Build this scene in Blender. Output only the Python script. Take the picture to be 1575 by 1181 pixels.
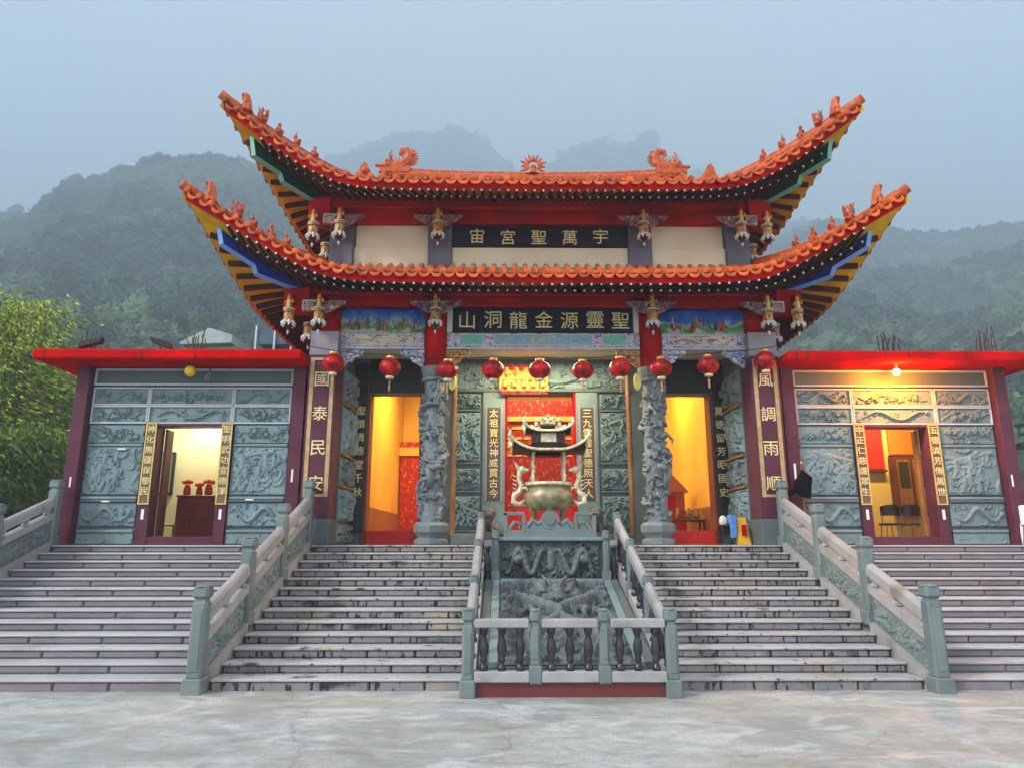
import bpy, math, random
import numpy as np
from mathutils import Vector, Matrix
R = math.radians
sc = bpy.context.scene
for o in list(bpy.data.objects):
    bpy.data.objects.remove(o)
COL = sc.collection

# ------------------------------------------------------------------ camera
cam_d = bpy.data.cameras.new('camera')
cam_d.sensor_fit = 'HORIZONTAL'; cam_d.sensor_width = 36.0
cam_d.lens = 24.69
cam_d.clip_start = 0.1; cam_d.clip_end = 6000
cam = bpy.data.objects.new('camera', cam_d); COL.objects.link(cam)
cam.location = (-0.89, 0.0, 2.0)
cam.rotation_euler = (R(90) + 0.2217, 0.0, -0.0097)
sc.camera = cam

# ------------------------------------------------------------------ world: overcast dusk sky
W = bpy.data.worlds.new('World'); sc.world = W; W.use_nodes = True
wn = W.node_tree.nodes; wl = W.node_tree.links
for n in list(wn): wn.remove(n)
w_out = wn.new('ShaderNodeOutputWorld'); w_bg = wn.new('ShaderNodeBackground')
w_sky = wn.new('ShaderNodeTexSky'); w_sky.sky_type = 'NISHITA'; w_sky.sun_disc = False
SUN_EL, SUN_AZ = 34.0, 236.0
w_sky.sun_elevation = R(SUN_EL); w_sky.sun_rotation = R(SUN_AZ)
w_sky.air_density = 1.2; w_sky.dust_density = 6.0; w_sky.ozone_density = 1.6
w_mix = wn.new('ShaderNodeMix'); w_mix.data_type = 'RGBA'
w_mix.inputs[0].default_value = 0.88
w_cloud = wn.new('ShaderNodeMix'); w_cloud.data_type = 'RGBA'
w_cloud.inputs[6].default_value = (6.1, 6.4, 6.95, 1); w_cloud.inputs[7].default_value = (8.3, 8.35, 8.45, 1)
w_tc = wn.new('ShaderNodeTexCoord'); w_no = wn.new('ShaderNodeTexNoise')
w_no.inputs['Scale'].default_value = 1.7; w_no.inputs['Detail'].default_value = 4
wl.new(w_tc.outputs['Generated'], w_no.inputs['Vector'])
wl.new(w_no.outputs['Fac'], w_cloud.inputs[0])
wl.new(w_sky.outputs[0], w_mix.inputs[6]); wl.new(w_cloud.outputs[2], w_mix.inputs[7])
wl.new(w_mix.outputs[2], w_bg.inputs['Color']); w_bg.inputs['Strength'].default_value = 0.104
wl.new(w_bg.outputs[0], w_out.inputs['Surface'])

# ------------------------------------------------------------------ sun (soft, behind cloud)
s_d = bpy.data.lights.new('sun', 'SUN'); s_d.energy = 1.5; s_d.angle = R(10); s_d.color = (1.0, 0.97, 0.94)
s_o = bpy.data.objects.new('sun', s_d); COL.objects.link(s_o)
el, az = R(SUN_EL), R(SUN_AZ)
sun_dir = Vector((math.sin(az) * math.cos(el), math.cos(az) * math.cos(el), math.sin(el)))
s_o.rotation_euler = sun_dir.to_track_quat('Z', 'Y').to_euler()
s_o.location = sun_dir * 80

# ------------------------------------------------------------------ view
vs = sc.view_settings
vs.view_transform = 'Standard'; vs.look = 'None'; vs.exposure = 0.75; vs.gamma = 1.0; vs.use_curve_mapping = False
sc.render.engine = 'CYCLES'
cy = sc.cycles
cy.use_denoising = True
cy.use_adaptive_sampling = True; cy.adaptive_threshold = 0.03; cy.adaptive_min_samples = 16
cy.max_bounces = 6; cy.diffuse_bounces = 2; cy.glossy_bounces = 2; cy.transmission_bounces = 3
cy.volume_bounces = 3; cy.transparent_max_bounces = 4
cy.caustics_reflective = False; cy.caustics_refractive = False
cy.sample_clamp_indirect = 6.0

# ------------------------------------------------------------------ materials
MATS = {}
def mat(name, col, col2=None, rough=0.6, metal=0.0, scale=3.0, detail=4.0, lo=0.35, hi=0.65, bump=0.0, bscale=30.0,
        rnd=0.0, spec=0.5, coat=0.0, emit=None, estr=0.0, stretch=None, fine=0.0, fscale=120.0, stain=None):
    """principled material; col/col2 mixed by world-space noise, rnd = brightness change from object to object,
    fine = small speckle, stain = (colour, scale, lo, hi, stretch) patches of dirt with their own shape"""
    if name in MATS: return MATS[name]
    m = bpy.data.materials.new(name); m.use_nodes = True
    nt = m.node_tree; N = nt.nodes; L = nt.links
    b = N['Principled BSDF']
    b.inputs['Roughness'].default_value = rough; b.inputs['Metallic'].default_value = metal
    b.inputs['Specular IOR Level'].default_value = spec
    if coat: b.inputs['Coat Weight'].default_value = coat; b.inputs['Coat Roughness'].default_value = 0.12
    c = tuple(col) + (1,)
    b.inputs['Base Color'].default_value = c
    geo = N.new('ShaderNodeNewGeometry')
    pos = geo.outputs['Position']
    def noise(sc_, det, st=None):
        n = N.new('ShaderNodeTexNoise'); n.inputs['Scale'].default_value = sc_; n.inputs['Detail'].default_value = det
        if st:
            mp = N.new('ShaderNodeMapping'); mp.inputs['Scale'].default_value = st
            L.new(pos, mp.inputs['Vector']); L.new(mp.outputs[0], n.inputs['Vector'])
        else: L.new(pos, n.inputs['Vector'])
        return n.outputs['Fac']
    def mrange(src, a, z):
        r = N.new('ShaderNodeMapRange'); r.inputs[1].default_value = a; r.inputs[2].default_value = z
        r.interpolation_type = 'SMOOTHSTEP'; L.new(src, r.inputs[0]); return r.outputs[0]
    def mix(f, a, z, bt='MIX'):
        x = N.new('ShaderNodeMix'); x.data_type = 'RGBA'; x.blend_type = bt
        if isinstance(f, float): x.inputs[0].default_value = f
        else: L.new(f, x.inputs[0])
        for s, i in ((a, 6), (z, 7)):
            if isinstance(s, tuple): x.inputs[i].default_value = s
            else: L.new(s, x.inputs[i])
        return x.outputs[2]
    cur = c
    if col2 is not None:
        cur = mix(mrange(noise(scale, detail, stretch), lo, hi), c, tuple(col2) + (1,))
    if fine:
        f = mrange(noise(fscale, 2), 0.4, 0.62)
        cur = mix(f, cur, tuple(max(0, x * (1 - fine)) for x in col) + (1,))
    if stain:
        for (scol, ss, slo, shi, st) in stain:
            cur = mix(mrange(noise(ss, 5, st), slo, shi), cur, tuple(scol) + (1,))
    if rnd:
        oi = N.new('ShaderNodeObjectInfo')
        h = N.new('ShaderNodeHueSaturation')
        mr = N.new('ShaderNodeMapRange'); mr.inputs[3].default_value = 1 - rnd; mr.inputs[4].default_value = 1 + rnd
        L.new(oi.outputs['Random'], mr.inputs[0]); L.new(mr.outputs[0], h.inputs['Value'])
        if isinstance(cur, tuple): h.inputs['Color'].default_value = cur
        else: L.new(cur, h.inputs['Color'])
        cur = h.outputs[0]
    if not isinstance(cur, tuple): L.new(cur, b.inputs['Base Color'])
    if bump:
        bp = N.new('ShaderNodeBump'); bp.inputs['Strength'].default_value = bump; bp.inputs['Distance'].default_value = 0.02
        L.new(noise(bscale, 5), bp.inputs['Height']); L.new(bp.outputs[0], b.inputs['Normal'])
    if emit is not None:
        b.inputs['Emission Color'].default_value = tuple(emit) + (1,); b.inputs['Emission Strength'].default_value = estr
    MATS[name] = m
    return m

BLACKMOULD = ((0.012, 0.012, 0.013), 1.1, 0.50, 0.57, (1.0, 1.0, 2.2))
M_TILE = mat('orange_glazed_tile', (0.66, 0.135, 0.022), (0.46, 0.075, 0.014), rough=0.34, scale=5, rnd=0.28, bump=0.15, bscale=60, spec=0.3, stain=[((0.20, 0.05, 0.02), 2.2, 0.54, 0.72, None)])
M_TILE2 = mat('orange_roof_ornament', (0.60, 0.125, 0.03), (0.34, 0.06, 0.018), rough=0.42, spec=0.3, scale=9, bump=0.2, bscale=40)
M_RED = mat('red_paint', (0.52, 0.003, 0.004), (0.33, 0.003, 0.004), rough=0.5, spec=0.06, scale=1.3, bump=0.06, bscale=25)
M_REDSLAB = mat('red_painted_concrete', (0.66, 0.004, 0.004), (0.46, 0.004, 0.004), rough=0.6, spec=0.0, scale=1.5, stain=[((0.30, 0.008, 0.008), 0.8, 0.55, 0.72, (0.4, 1, 1)), ((0.22, 0.012, 0.010), 3.5, 0.58, 0.72, (2.2, 1, 0.25))], bump=0.15, bscale=18)
M_SOFFIT = mat('ochre_soffit', (0.78, 0.47, 0.015), (0.62, 0.35, 0.015), rough=0.65, spec=0.15, scale=2.0)
M_RAFTER = mat('dark_brown_rafter', (0.040, 0.012, 0.008), (0.065, 0.018, 0.010), rough=0.55, spec=0.15, scale=4)
M_DOT = mat('pale_rafter_end', (0.72, 0.74, 0.62), (0.18, 0.42, 0.32), rough=0.5, scale=2.6, lo=0.5, hi=0.6)
M_BLUE = mat('deep_blue_board', (0.010, 0.035, 0.27), (0.015, 0.05, 0.36), rough=0.45, spec=0.15, scale=2)
M_BLUEL = mat('light_blue_edge', (0.16, 0.34, 0.75), rough=0.45)
M_GREEN = mat('dark_green_board', (0.004, 0.055, 0.036), (0.006, 0.080, 0.055), rough=0.45, spec=0.15, scale=2)
M_GREENL = mat('light_green_edge', (0.16, 0.46, 0.36), rough=0.45)
M_STONE = mat('grey_green_stone', (0.205, 0.30, 0.325), (0.13, 0.205, 0.228), rough=0.68, scale=1.6, fine=0.22, bump=0.25, bscale=55, rnd=0.08)
M_RAMP = mat('dark_carved_slab_stone', (0.135, 0.17, 0.175), (0.08, 0.105, 0.11), rough=0.55, scale=2.2, fine=0.2, bump=0.2, bscale=50)
M_STONED = mat('dark_grey_stone', (0.115, 0.155, 0.165), (0.085, 0.115, 0.125), rough=0.65, scale=2.2, fine=0.2, bump=0.2, bscale=50, rnd=0.06)
M_COLSTONE = mat('blue_grey_column_stone', (0.18, 0.225, 0.25), (0.115, 0.148, 0.168), rough=0.6, scale=2.5, fine=0.2, bump=0.25, bscale=60)
M_TRIM = mat('pale_stone_trim', (0.52, 0.58, 0.62), (0.42, 0.48, 0.52), rough=0.55, scale=2.5, fine=0.12)
M_NEWEL = mat('teal_stone_post', (0.185, 0.24, 0.24), (0.13, 0.175, 0.18), rough=0.6, scale=2.6, fine=0.25, bump=0.2, bscale=60, rnd=0.08)
M_RAIL = mat('pale_granite_rail', (0.40, 0.405, 0.415), (0.30, 0.305, 0.315), rough=0.65, scale=3, fine=0.25, bump=0.2, bscale=70, rnd=0.06,
             stain=[((0.20, 0.19, 0.16), 1.4, 0.55, 0.72, None)])
M_GRAN = mat('pink_grey_granite', (0.235, 0.225, 0.25), (0.18, 0.172, 0.192), rough=0.7, scale=2.4, fine=0.25, bump=0.2, bscale=80, rnd=0.13,
             stain=[((0.20, 0.19, 0.19), 1.0, 0.5, 0.75, (1, 1, 3))])
M_GRANM = mat('mouldy_granite', (0.26, 0.25, 0.265), (0.185, 0.18, 0.195), rough=0.72, scale=2.4, fine=0.25, bump=0.25, bscale=80, rnd=0.13,
              stain=[((0.34, 0.32, 0.24), 0.8, 0.52, 0.7, (1, 1, 0.6)), ((0.03, 0.03, 0.03), 1.5, 0.58, 0.70, (1.0, 1.0, 1.3)), ((0.016, 0.016, 0.018), 14.0, 0.56, 0.66, (1, 1, 0.35))])
M_TREAD = mat('worn_granite_tread', (0.48, 0.49, 0.515), (0.38, 0.385, 0.41), rough=0.7, scale=1.8, fine=0.18, bump=0.2, bscale=80, rnd=0.07,
              stain=[((0.33, 0.32, 0.30), 1.2, 0.55, 0.75, None)])
M_TREADM = mat('mouldy_granite_tread', (0.46, 0.465, 0.485), (0.35, 0.355, 0.375), rough=0.7, scale=1.8, fine=0.18, bump=0.2, bscale=80, rnd=0.07,
               stain=[((0.34, 0.33, 0.27), 1.0, 0.52, 0.7, None), ((0.06, 0.06, 0.06), 2.2, 0.60, 0.70, (1, 1, 1)), ((0.05, 0.05, 0.05), 11.0, 0.62, 0.70, None)])
M_MORTARL = mat('grey_joint', (0.15, 0.145, 0.155), (0.19, 0.185, 0.195), rough=0.9, scale=6)
M_MORTAR = mat('black_joint', (0.022, 0.022, 0.024), (0.05, 0.05, 0.05), rough=0.9, scale=6)
M_MAROON = mat('maroon_granite', (0.125, 0.034, 0.062), (0.08, 0.022, 0.040), rough=0.38, spec=0.2, scale=3, fine=0.25, fscale=160)
M_MAROOND = mat('dark_red_plinth', (0.17, 0.030, 0.030), (0.11, 0.022, 0.026), rough=0.45, scale=3, fine=0.2)
M_GOLD = mat('gold_paint', (0.78, 0.55, 0.15), (0.62, 0.40, 0.10), rough=0.42, metal=0.25, scale=14)
M_GOLDP = mat('pale_gold_letter', (0.86, 0.74, 0.36), rough=0.5)
M_BRASS = mat('old_brass', (0.46, 0.40, 0.22), (0.24, 0.21, 0.13), rough=0.5, metal=0.45, scale=6, bump=0.2, bscale=30)
M_BRASSL = mat('pale_gilt_trim', (0.78, 0.74, 0.50), (0.55, 0.50, 0.32), rough=0.45, metal=0.2, scale=12)
M_DARKBRONZE = mat('dark_bronze', (0.04, 0.028, 0.025), (0.06, 0.03, 0.03), rough=0.4, metal=0.5, scale=8)
M_CREAM = mat('cream_render', (0.82, 0.78, 0.58), (0.74, 0.69, 0.50), rough=0.85, scale=0.9, bump=0.1, bscale=30)
M_SLATE = mat('slate_blue_column', (0.13, 0.145, 0.19), (0.10, 0.11, 0.15), rough=0.6, scale=2, bump=0.1)
M_BOARD = mat('black_lacquer_board', (0.006, 0.008, 0.017), (0.012, 0.015, 0.03), rough=0.5, spec=0.2, scale=2)
M_WHITE = mat('white_paint', (0.78, 0.78, 0.76), (0.66, 0.66, 0.64), rough=0.6, scale=4)
M_PAPER = mat('white_paper', (0.85, 0.84, 0.83), rough=0.85)
M_BLACK = mat('black_paint', (0.012, 0.012, 0.014), rough=0.5)
M_BLACKSTONE = mat('polished_black_stone', (0.018, 0.020, 0.026), (0.03, 0.032, 0.04), rough=0.25, scale=5)
M_WOOD = mat('red_brown_wood', (0.13, 0.035, 0.02), (0.08, 0.02, 0.014), rough=0.45, scale=2, stretch=(8, 8, 1))
M_WOODY = mat('varnished_wood', (0.30, 0.15, 0.05), (0.20, 0.09, 0.03), rough=0.4, scale=2, stretch=(8, 8, 1))
M_YWALL = mat('yellow_hall_wall', (0.74, 0.50, 0.10), (0.66, 0.42, 0.07), rough=0.7, scale=0.8)
M_CWALL = mat('pale_room_wall', (0.72, 0.66, 0.42), (0.64, 0.57, 0.34), rough=0.8, scale=0.8)
M_YROOM = mat('warm_room_wall', (0.72, 0.60, 0.26), (0.64, 0.52, 0.20), rough=0.8, scale=0.8)
M_STEEL = mat('dull_steel', (0.30, 0.31, 0.32), (0.2, 0.2, 0.21), rough=0.45, metal=0.6, scale=5)
M_RUST = mat('rusty_bar', (0.07, 0.05, 0.045), (0.10, 0.05, 0.035), rough=0.8, scale=9)
M_REDCLOTH = mat('red_cloth', (0.60, 0.012, 0.012), (0.42, 0.008, 0.010), rough=0.75, scale=2.5, bump=0.2, bscale=14)
M_LANTERN = mat('red_lantern_skin', (0.60, 0.006, 0.008), (0.20, 0.004, 0.008), rough=0.36, scale=5.0, lo=0.36, hi=0.58, spec=0.25)
# ------------------------------------------------------------------ mesh helpers
class MB:
    """collects shapes; build() links them as ONE mesh object"""
    def __init__(s): s.v = []; s.f = []
    def add(s, v, f):
        n = len(s.v); s.v += [tuple(p) for p in v]; s.f += [tuple(i + n for i in q) for q in f]; return s
    def box(s, x0, x1, y0, y1, z0, z1):
        v = [(x, y, z) for x in (x0, x1) for y in (y0, y1) for z in (z0, z1)]
        return s.add(v, [(0, 1, 3, 2), (4, 6, 7, 5), (0, 4, 5, 1), (2, 3, 7, 6), (0, 2, 6, 4), (1, 5, 7, 3)])
    def cbox(s, x0, x1, y0, y1, z0, z1, c=0.01):
        """box with chamfered edges"""
        lo = (x0, y0, z0); hi = (x1, y1, z1)
        c = min(c, 0.45 * min(hi[i] - lo[i] for i in range(3)))
        v = []; idx = {}
        for sx in (0, 1):
            for sy in (0, 1):
                for sz in (0, 1):
                    k = (sx, sy, sz)
                    for ax in range(3):
                        p = []
                        for i in range(3):
                            e = (lo, hi)[k[i]][i]
                            if i != ax: e += c * (1 - 2 * k[i])
                            p.append(e)
                        idx[k, ax] = len(v); v.append(p)
        f = []
        for ax in range(3):
            o1, o2 = [i for i in range(3) if i != ax]
            for sd in (0, 1):
                q = []
                for a, b in ((0, 0), (1, 0), (1, 1), (0, 1)):
                    k = [0, 0, 0]; k[ax] = sd; k[o1] = a; k[o2] = b; q.append(idx[tuple(k), ax])
                f.append(q if (sd == 1) == (ax != 1) else q[::-1])
        for ax in range(3):          # edges along ax
            o1, o2 = [i for i in range(3) if i != ax]
            for a in (0, 1):
                for b in (0, 1):
                    k0 = [0, 0, 0]; k0[o1] = a; k0[o2] = b; k1 = list(k0); k1[ax] = 1
                    f.append((idx[tuple(k0), o1], idx[tuple(k1), o1], idx[tuple(k1), o2], idx[tuple(k0), o2]))
        for k in [(a, b, d) for a in (0, 1) for b in (0, 1) for d in (0, 1)]:
            f.append((idx[k, 0], idx[k, 1], idx[k, 2]))
        return s.add(v, f)
    def tube(s, path, rad, seg=8, cap=True, up=None, flat=1.0):
        P = [Vector(p) for p in path]; n = len(P)
        if not hasattr(rad, '__len__'): rad = [rad] * n
        rings = []; prev = None
        for i, p in enumerate(P):
            t = (P[min(i + 1, n - 1)] - P[max(i - 1, 0)])
            t = t.normalized() if t.length > 1e-9 else Vector((0, 0, 1))
            if prev is None:
                r = Vector(up) if up else (Vector((0, 0, 1)) if abs(t.z) < 0.9 else Vector((0, 1, 0)))
            else: r = prev
            a = (r - t * r.dot(t)); a = a.normalized() if a.length > 1e-6 else t.orthogonal().normalized()
            prev = a; b = t.cross(a)
            rings.append([p + (a * math.cos(2 * math.pi * k / seg) + b * flat * math.sin(2 * math.pi * k / seg)) * rad[i] for k in range(seg)])
        v = [q for r in rings for q in r]; f = []
        for i in range(n - 1):
            for k in range(seg):
                k2 = (k + 1) % seg
                f.append((i * seg + k, i * seg + k2, (i + 1) * seg + k2, (i + 1) * seg + k))
        if cap:
            f.append(tuple(range(seg))[::-1]); f.append(tuple((n - 1) * seg + k for k in range(seg)))
        return s.add(v, f)
    def lathe(s, prof, c=(0, 0, 0), seg=16, rib=0.0, nrib=0, sq=False):
        """prof = [(r, z)]; sq makes a square section"""
        v = []; f = []
        for r, z in prof:
            for k in range(seg):
                a = 2 * math.pi * (k + (0.5 if sq else 0)) / seg
                q = r * (1 - rib * (0.5 + 0.5 * math.cos(nrib * a))) if nrib else r
                v.append((c[0] + q * math.cos(a), c[1] + q * math.sin(a), c[2] + z))
        for i in range(len(prof) - 1):
            for k in range(seg):
                k2 = (k + 1) % seg
                f.append((i * seg + k, i * seg + k2, (i + 1) * seg + k2, (i + 1) * seg + k))
        f.append(tuple(range(seg))[::-1]); f.append(tuple((len(prof) - 1) * seg + k for k in range(seg)))
        return s.add(v, f)
    def ball(s, c, r, seg=10, rings=7, sc3=(1, 1, 1)):
        v = []; f = []
        for i in range(rings + 1):
            t = math.pi * i / rings
            for k in range(seg):
                a = 2 * math.pi * k / seg
                rr = max(math.sin(t), 0.02)
                v.append((c[0] + r * sc3[0] * rr * math.cos(a), c[1] + r * sc3[1] * rr * math.sin(a), c[2] - r * sc3[2] * math.cos(t)))
        for i in range(rings):
            for k in range(seg):
                k2 = (k + 1) % seg
                f.append((i * seg + k, i * seg + k2, (i + 1) * seg + k2, (i + 1) * seg + k))
        f.append(tuple(range(seg))[::-1]); f.append(tuple(rings * seg + k for k in range(seg)))
        return s.add(v, f)
    def prism(s, poly, o, ux, uy, th):
        """polygon in plane (o, ux, uy) extruded by +-th/2 along the normal"""
        o, ux, uy = Vector(o), Vector(ux), Vector(uy); n = ux.cross(uy).normalized()
        k = len(poly)
        a = [o + ux * p[0] + uy * p[1] + n * th / 2 for p in poly]; b = [o + ux * p[0] + uy * p[1] - n * th / 2 for p in poly]
        f = [tuple(range(k)), tuple(range(2 * k - 1, k - 1, -1))]
        for i in range(k):
            j = (i + 1) % k; f.append((j, i, k + i, k + j))
        return s.add(a + b, f)
    def grid(s, P):
        """P[i][j] = points"""
        ni, nj = len(P), len(P[0])
        v = [q for r in P for q in r]
        f = [(i * nj + j, (i + 1) * nj + j, (i + 1) * nj + j + 1, i * nj + j + 1) for i in range(ni - 1) for j in range(nj - 1)]
        return s.add(v, f)
    def mesh(s, name, m, smooth=False):
        me = bpy.data.meshes.new(name); me.from_pydata(s.v, [], s.f)
        if smooth: me.polygons.foreach_set('use_smooth', [True] * len(me.polygons))
        if m is not None: me.materials.append(m)
        me.update(); return me
    def build(s, name, m, parent=None, smooth=False, loc=None):
        return link(name, s.mesh(name, m, smooth), parent, loc)

def link(name, me, parent=None, loc=None, rot=None, scale=None):
    o = bpy.data.objects.new(name, me); COL.objects.link(o)
    if parent is not None: o.parent = parent
    if loc is not None: o.location = loc
    if rot is not None: o.rotation_euler = rot
    if scale is not None: o.scale = scale if hasattr(scale, '__len__') else (scale,) * 3
    return o
def fix_normals(o):
    import bmesh
    bm = bmesh.new(); bm.from_mesh(o.data); bmesh.ops.recalc_face_normals(bm, faces=bm.faces); bm.to_mesh(o.data); bm.free(); return o
def tag(o, label=None, cat=None, group=None, kind=None):
    if label: o['label'] = label
    if cat: o['category'] = cat
    if group: o['group'] = group
    if kind: o['kind'] = kind
    return o
def thing(name, label, cat, loc=(0, 0, 0), rz=0.0, group=None):
    o = bpy.data.objects.new(name, None); COL.objects.link(o); o.location = loc; o.rotation_euler = (0, 0, rz)
    o.empty_display_size = 0.2
    return tag(o, label, cat, group)
def copy_tree(o, parent=None):
    c = o.copy(); COL.objects.link(c); c.parent = parent
    for ch in list(o.children): copy_tree(ch, c)
    return c

# ------------------------------------------------------------------ lettering
_CH = {}
def char_mesh(ch, m, bold=0.0):
    k = (ch, m.name)
    if k in _CH: return _CH[k]
    cu = bpy.data.curves.new('glyph', 'FONT'); cu.body = ch; cu.resolution_u = 2; cu.extrude = 0.02; cu.offset = bold
    o = bpy.data.objects.new('glyph', cu); COL.objects.link(o)
    dg = bpy.context.evaluated_depsgraph_get()
    me = bpy.data.meshes.new_from_object(o.evaluated_get(dg))
    bpy.data.objects.remove(o); bpy.data.curves.remove(cu)
    n = len(me.vertices)
    co = np.empty(n * 3); me.vertices.foreach_get('co', co); co = co.reshape(-1, 3)
    mid = (co.min(0) + co.max(0)) / 2; ext = max((co.max(0) - co.min(0))[:2].max(), 0.7)
    co[:, :2] = (co[:, :2] - mid[:2]) / ext
    me.vertices.foreach_set('co', co.ravel()); me.materials.clear(); me.materials.append(m)
    me.name = 'character'
    _CH[k] = me
    return me
def letters(txt, pts, size, m, parent, ry=0.0, wide=1.0):
    for ch, p in zip(txt, pts):
        link('character', char_mesh(ch, m), parent, p, (R(90), ry, 0), (size * wide, size, 0.5))
def column_text(txt, x, y, ztop, zbot, size, m, parent, dx=0.0):
    n = len(txt); st = (ztop - zbot) / n
    letters(txt, [(x + dx * (i + 0.5) / n, y, ztop - st * (i + 0.5)) for i in range(n)], min(size, st * 0.86), m, parent)

# ------------------------------------------------------------------ carved relief (real height, not a picture)
def vnoise(x, y, seed):
    rs = np.random.RandomState(seed); T = rs.rand(64, 64)
    xi = np.floor(x).astype(int); yi = np.floor(y).astype(int); fx = x - xi; fy = y - yi
    fx = fx * fx * (3 - 2 * fx); fy = fy * fy * (3 - 2 * fy)
    g = lambda a, b: T[a % 64, b % 64]
    return (g(xi, yi) * (1 - fx) + g(xi + 1, yi) * fx) * (1 - fy) + (g(xi, yi + 1) * (1 - fx) + g(xi + 1, yi + 1) * fx) * fy
def stroke_bump(X, Y, H, pts, rad, amp, wrap=None, scales=0.0):
    """raise H along a polyline with a rounded section"""
    pts = np.asarray(pts); n = len(pts)
    best = np.full(X.shape, 0.0)
    for i in range(n - 1):
        ax, ay = pts[i]; bx, by = pts[i + 1]; r = 0.5 * (rad[i] + rad[i + 1])
        DX = X - ax
        if wrap: DX = (DX + wrap / 2) % wrap - wrap / 2
        ex, ey = bx - ax, by - ay; L2 = ex * ex + ey * ey + 1e-12
        t = np.clip((DX * ex + (Y - ay) * ey) / L2, 0, 1)
        d2 = (DX - t * ex) ** 2 + (Y - ay - t * ey) ** 2
        h = np.sqrt(np.maximum(0, 1 - d2 / (r * r))) * min(1.0, r / max(rad) * 1.2)
        if scales: h = h * (1 + scales * (i % 2 - 0.5))
        best = np.maximum(best, h)
    np.maximum(H, best * amp, out=H)
def swirl(rs, x, y, ln, r0, curl):
    a = rs.rand() * 6.283; pts = [(x, y)]; n = 12; k = curl * (1 if rs.rand() < .5 else -1)
    for i in range(n):
        a += k * (0.25 + 1.1 * (i / n) ** 2); st = ln / n * (1.15 - 0.6 * i / n)
        x += math.cos(a) * st; y += math.sin(a) * st; pts.append((x, y))
    rad = [r0 * (0.55 + 0.45 * math.sin(math.pi * min(1, (i + 1) / n * 1.1))) for i in range(n + 1)]
    return pts, rad
def relief(w, h, seed, cell=0.022, amp=0.05, n=None, motif='cloud', rimfade=True, unit=None):
    rs = np.random.RandomState(seed)
    nx, ny = max(8, int(w / cell)), max(6, int(h / cell))
    xs = np.linspace(0, w, nx); ys = np.linspace(0, h, ny); X, Y = np.meshgrid(xs, ys)
    H = np.zeros_like(X); s = unit or min(w, h)
    n = n or int(10 + 24 * max(w, h) / s * 0.8)
    for i in range(n):
        x, y = rs.rand() * w, rs.rand() * h
        p, r = swirl(rs, x, y, s * (0.25 + 0.45 * rs.rand()), s * (0.022 + 0.035 * rs.rand()), 0.9)
        stroke_bump(X, Y, H, p, r, amp * (0.35 + 0.4 * rs.rand()))
    if motif == 'dragon':
        t = np.linspace(0, 1, 34)
        for sg in ((1,) if w > h * 2.2 or h > w * 1.6 else (1,)):
            if w >= h: px = w * (0.1 + 0.8 * t); py = h * (0.5 + 0.27 * np.sin(t * 9 + seed))
            else: px = w * (0.5 + 0.27 * np.sin(t * 9 + seed)); py = h * (0.08 + 0.84 * t)
            rr = s * (0.045 + 0.06 * np.sin(np.pi * t) ** 0.7)
            stroke_bump(X, Y, H, list(zip(px, py)), list(rr), amp, scales=0.25)
            for k in (6, 13, 20, 27):
                a = rs.rand() * 6.28
                q = [(px[k] + math.cos(a) * j * s * 0.07, py[k] + math.sin(a) * j * s * 0.07) for j in range(4)]
                stroke_bump(X, Y, H, q, [s * 0.05, s * 0.04, s * 0.035, s * 0.03], amp * 0.9)
            stroke_bump(X, Y, H, [(px[-1], py[-1]), (px[-1] + s * 0.03, py[-1] + s * 0.06)], [s * 0.13, s * 0.09], amp * 1.15)
    elif motif == 'figures':
        for i in range(max(3, int(w * h * 5))):
            x = w * (0.14 + 0.72 * rs.rand()); y = h * (0.12 + 0.6 * rs.rand()); k = s * (0.10 + 0.04 * rs.rand())
            stroke_bump(X, Y, H, [(x, y), (x + k * 0.2 * rs.randn(), y + k * 1.3)], [k * 0.62, k * 0.42], amp)
            stroke_bump(X, Y, H, [(x, y + k * 1.75), (x, y + k * 1.9)], [k * 0.34, k * 0.3], amp * 1.05)
            for d in (-1, 1):
                stroke_bump(X, Y, H, [(x, y + k), (x + d * k * (0.7 + .4 * rs.rand()), y + k * (0.5 + rs.rand()))], [k * 0.24, k * 0.16], amp * 0.85)
                stroke_bump(X, Y, H, [(x, y), (x + d * k * 0.5, y - k * 0.9)], [k * 0.28, k * 0.2], amp * 0.8)
        for i in range(4):
            x = w * rs.rand(); q = [(x + 0.1 * s * rs.randn() * j, h * (0.1 + 0.2 * j)) for j in range(5)]
            stroke_bump(X, Y, H, q, [s * 0.05] * 5, amp * 0.6)
    elif motif == 'flower':
        for i in range(max(3, int(3 * max(w, h) / s))):
            x, y = w * (0.12 + 0.76 * rs.rand()), h * (0.25 + 0.5 * rs.rand()); k = s * (0.1 + 0.06 * rs.rand())
            for j in range(6):
                a = j * 1.047 + i
                stroke_bump(X, Y, H, [(x, y), (x + math.cos(a) * k, y + math.sin(a) * k)], [k * 0.25, k * 0.38], amp)
        p = [(w * (0.08 + 0.84 * j / 14), h * (0.45 + 0.18 * math.sin(j * 1.1 + seed))) for j in range(15)]
        stroke_bump(X, Y, H, p, [s * 0.035] * 15, amp * 0.6)
    H += amp * 0.16 * vnoise(X / s * 22, Y / s * 22, seed + 5)
    if rimfade:
        e = np.minimum(np.minimum(X, w - X), np.minimum(Y, h - Y)); H *= np.clip(e / (0.05 * s + 1e-6), 0, 1)
    return xs, ys, H
_RNG = np.random.RandomState(3)
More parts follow.
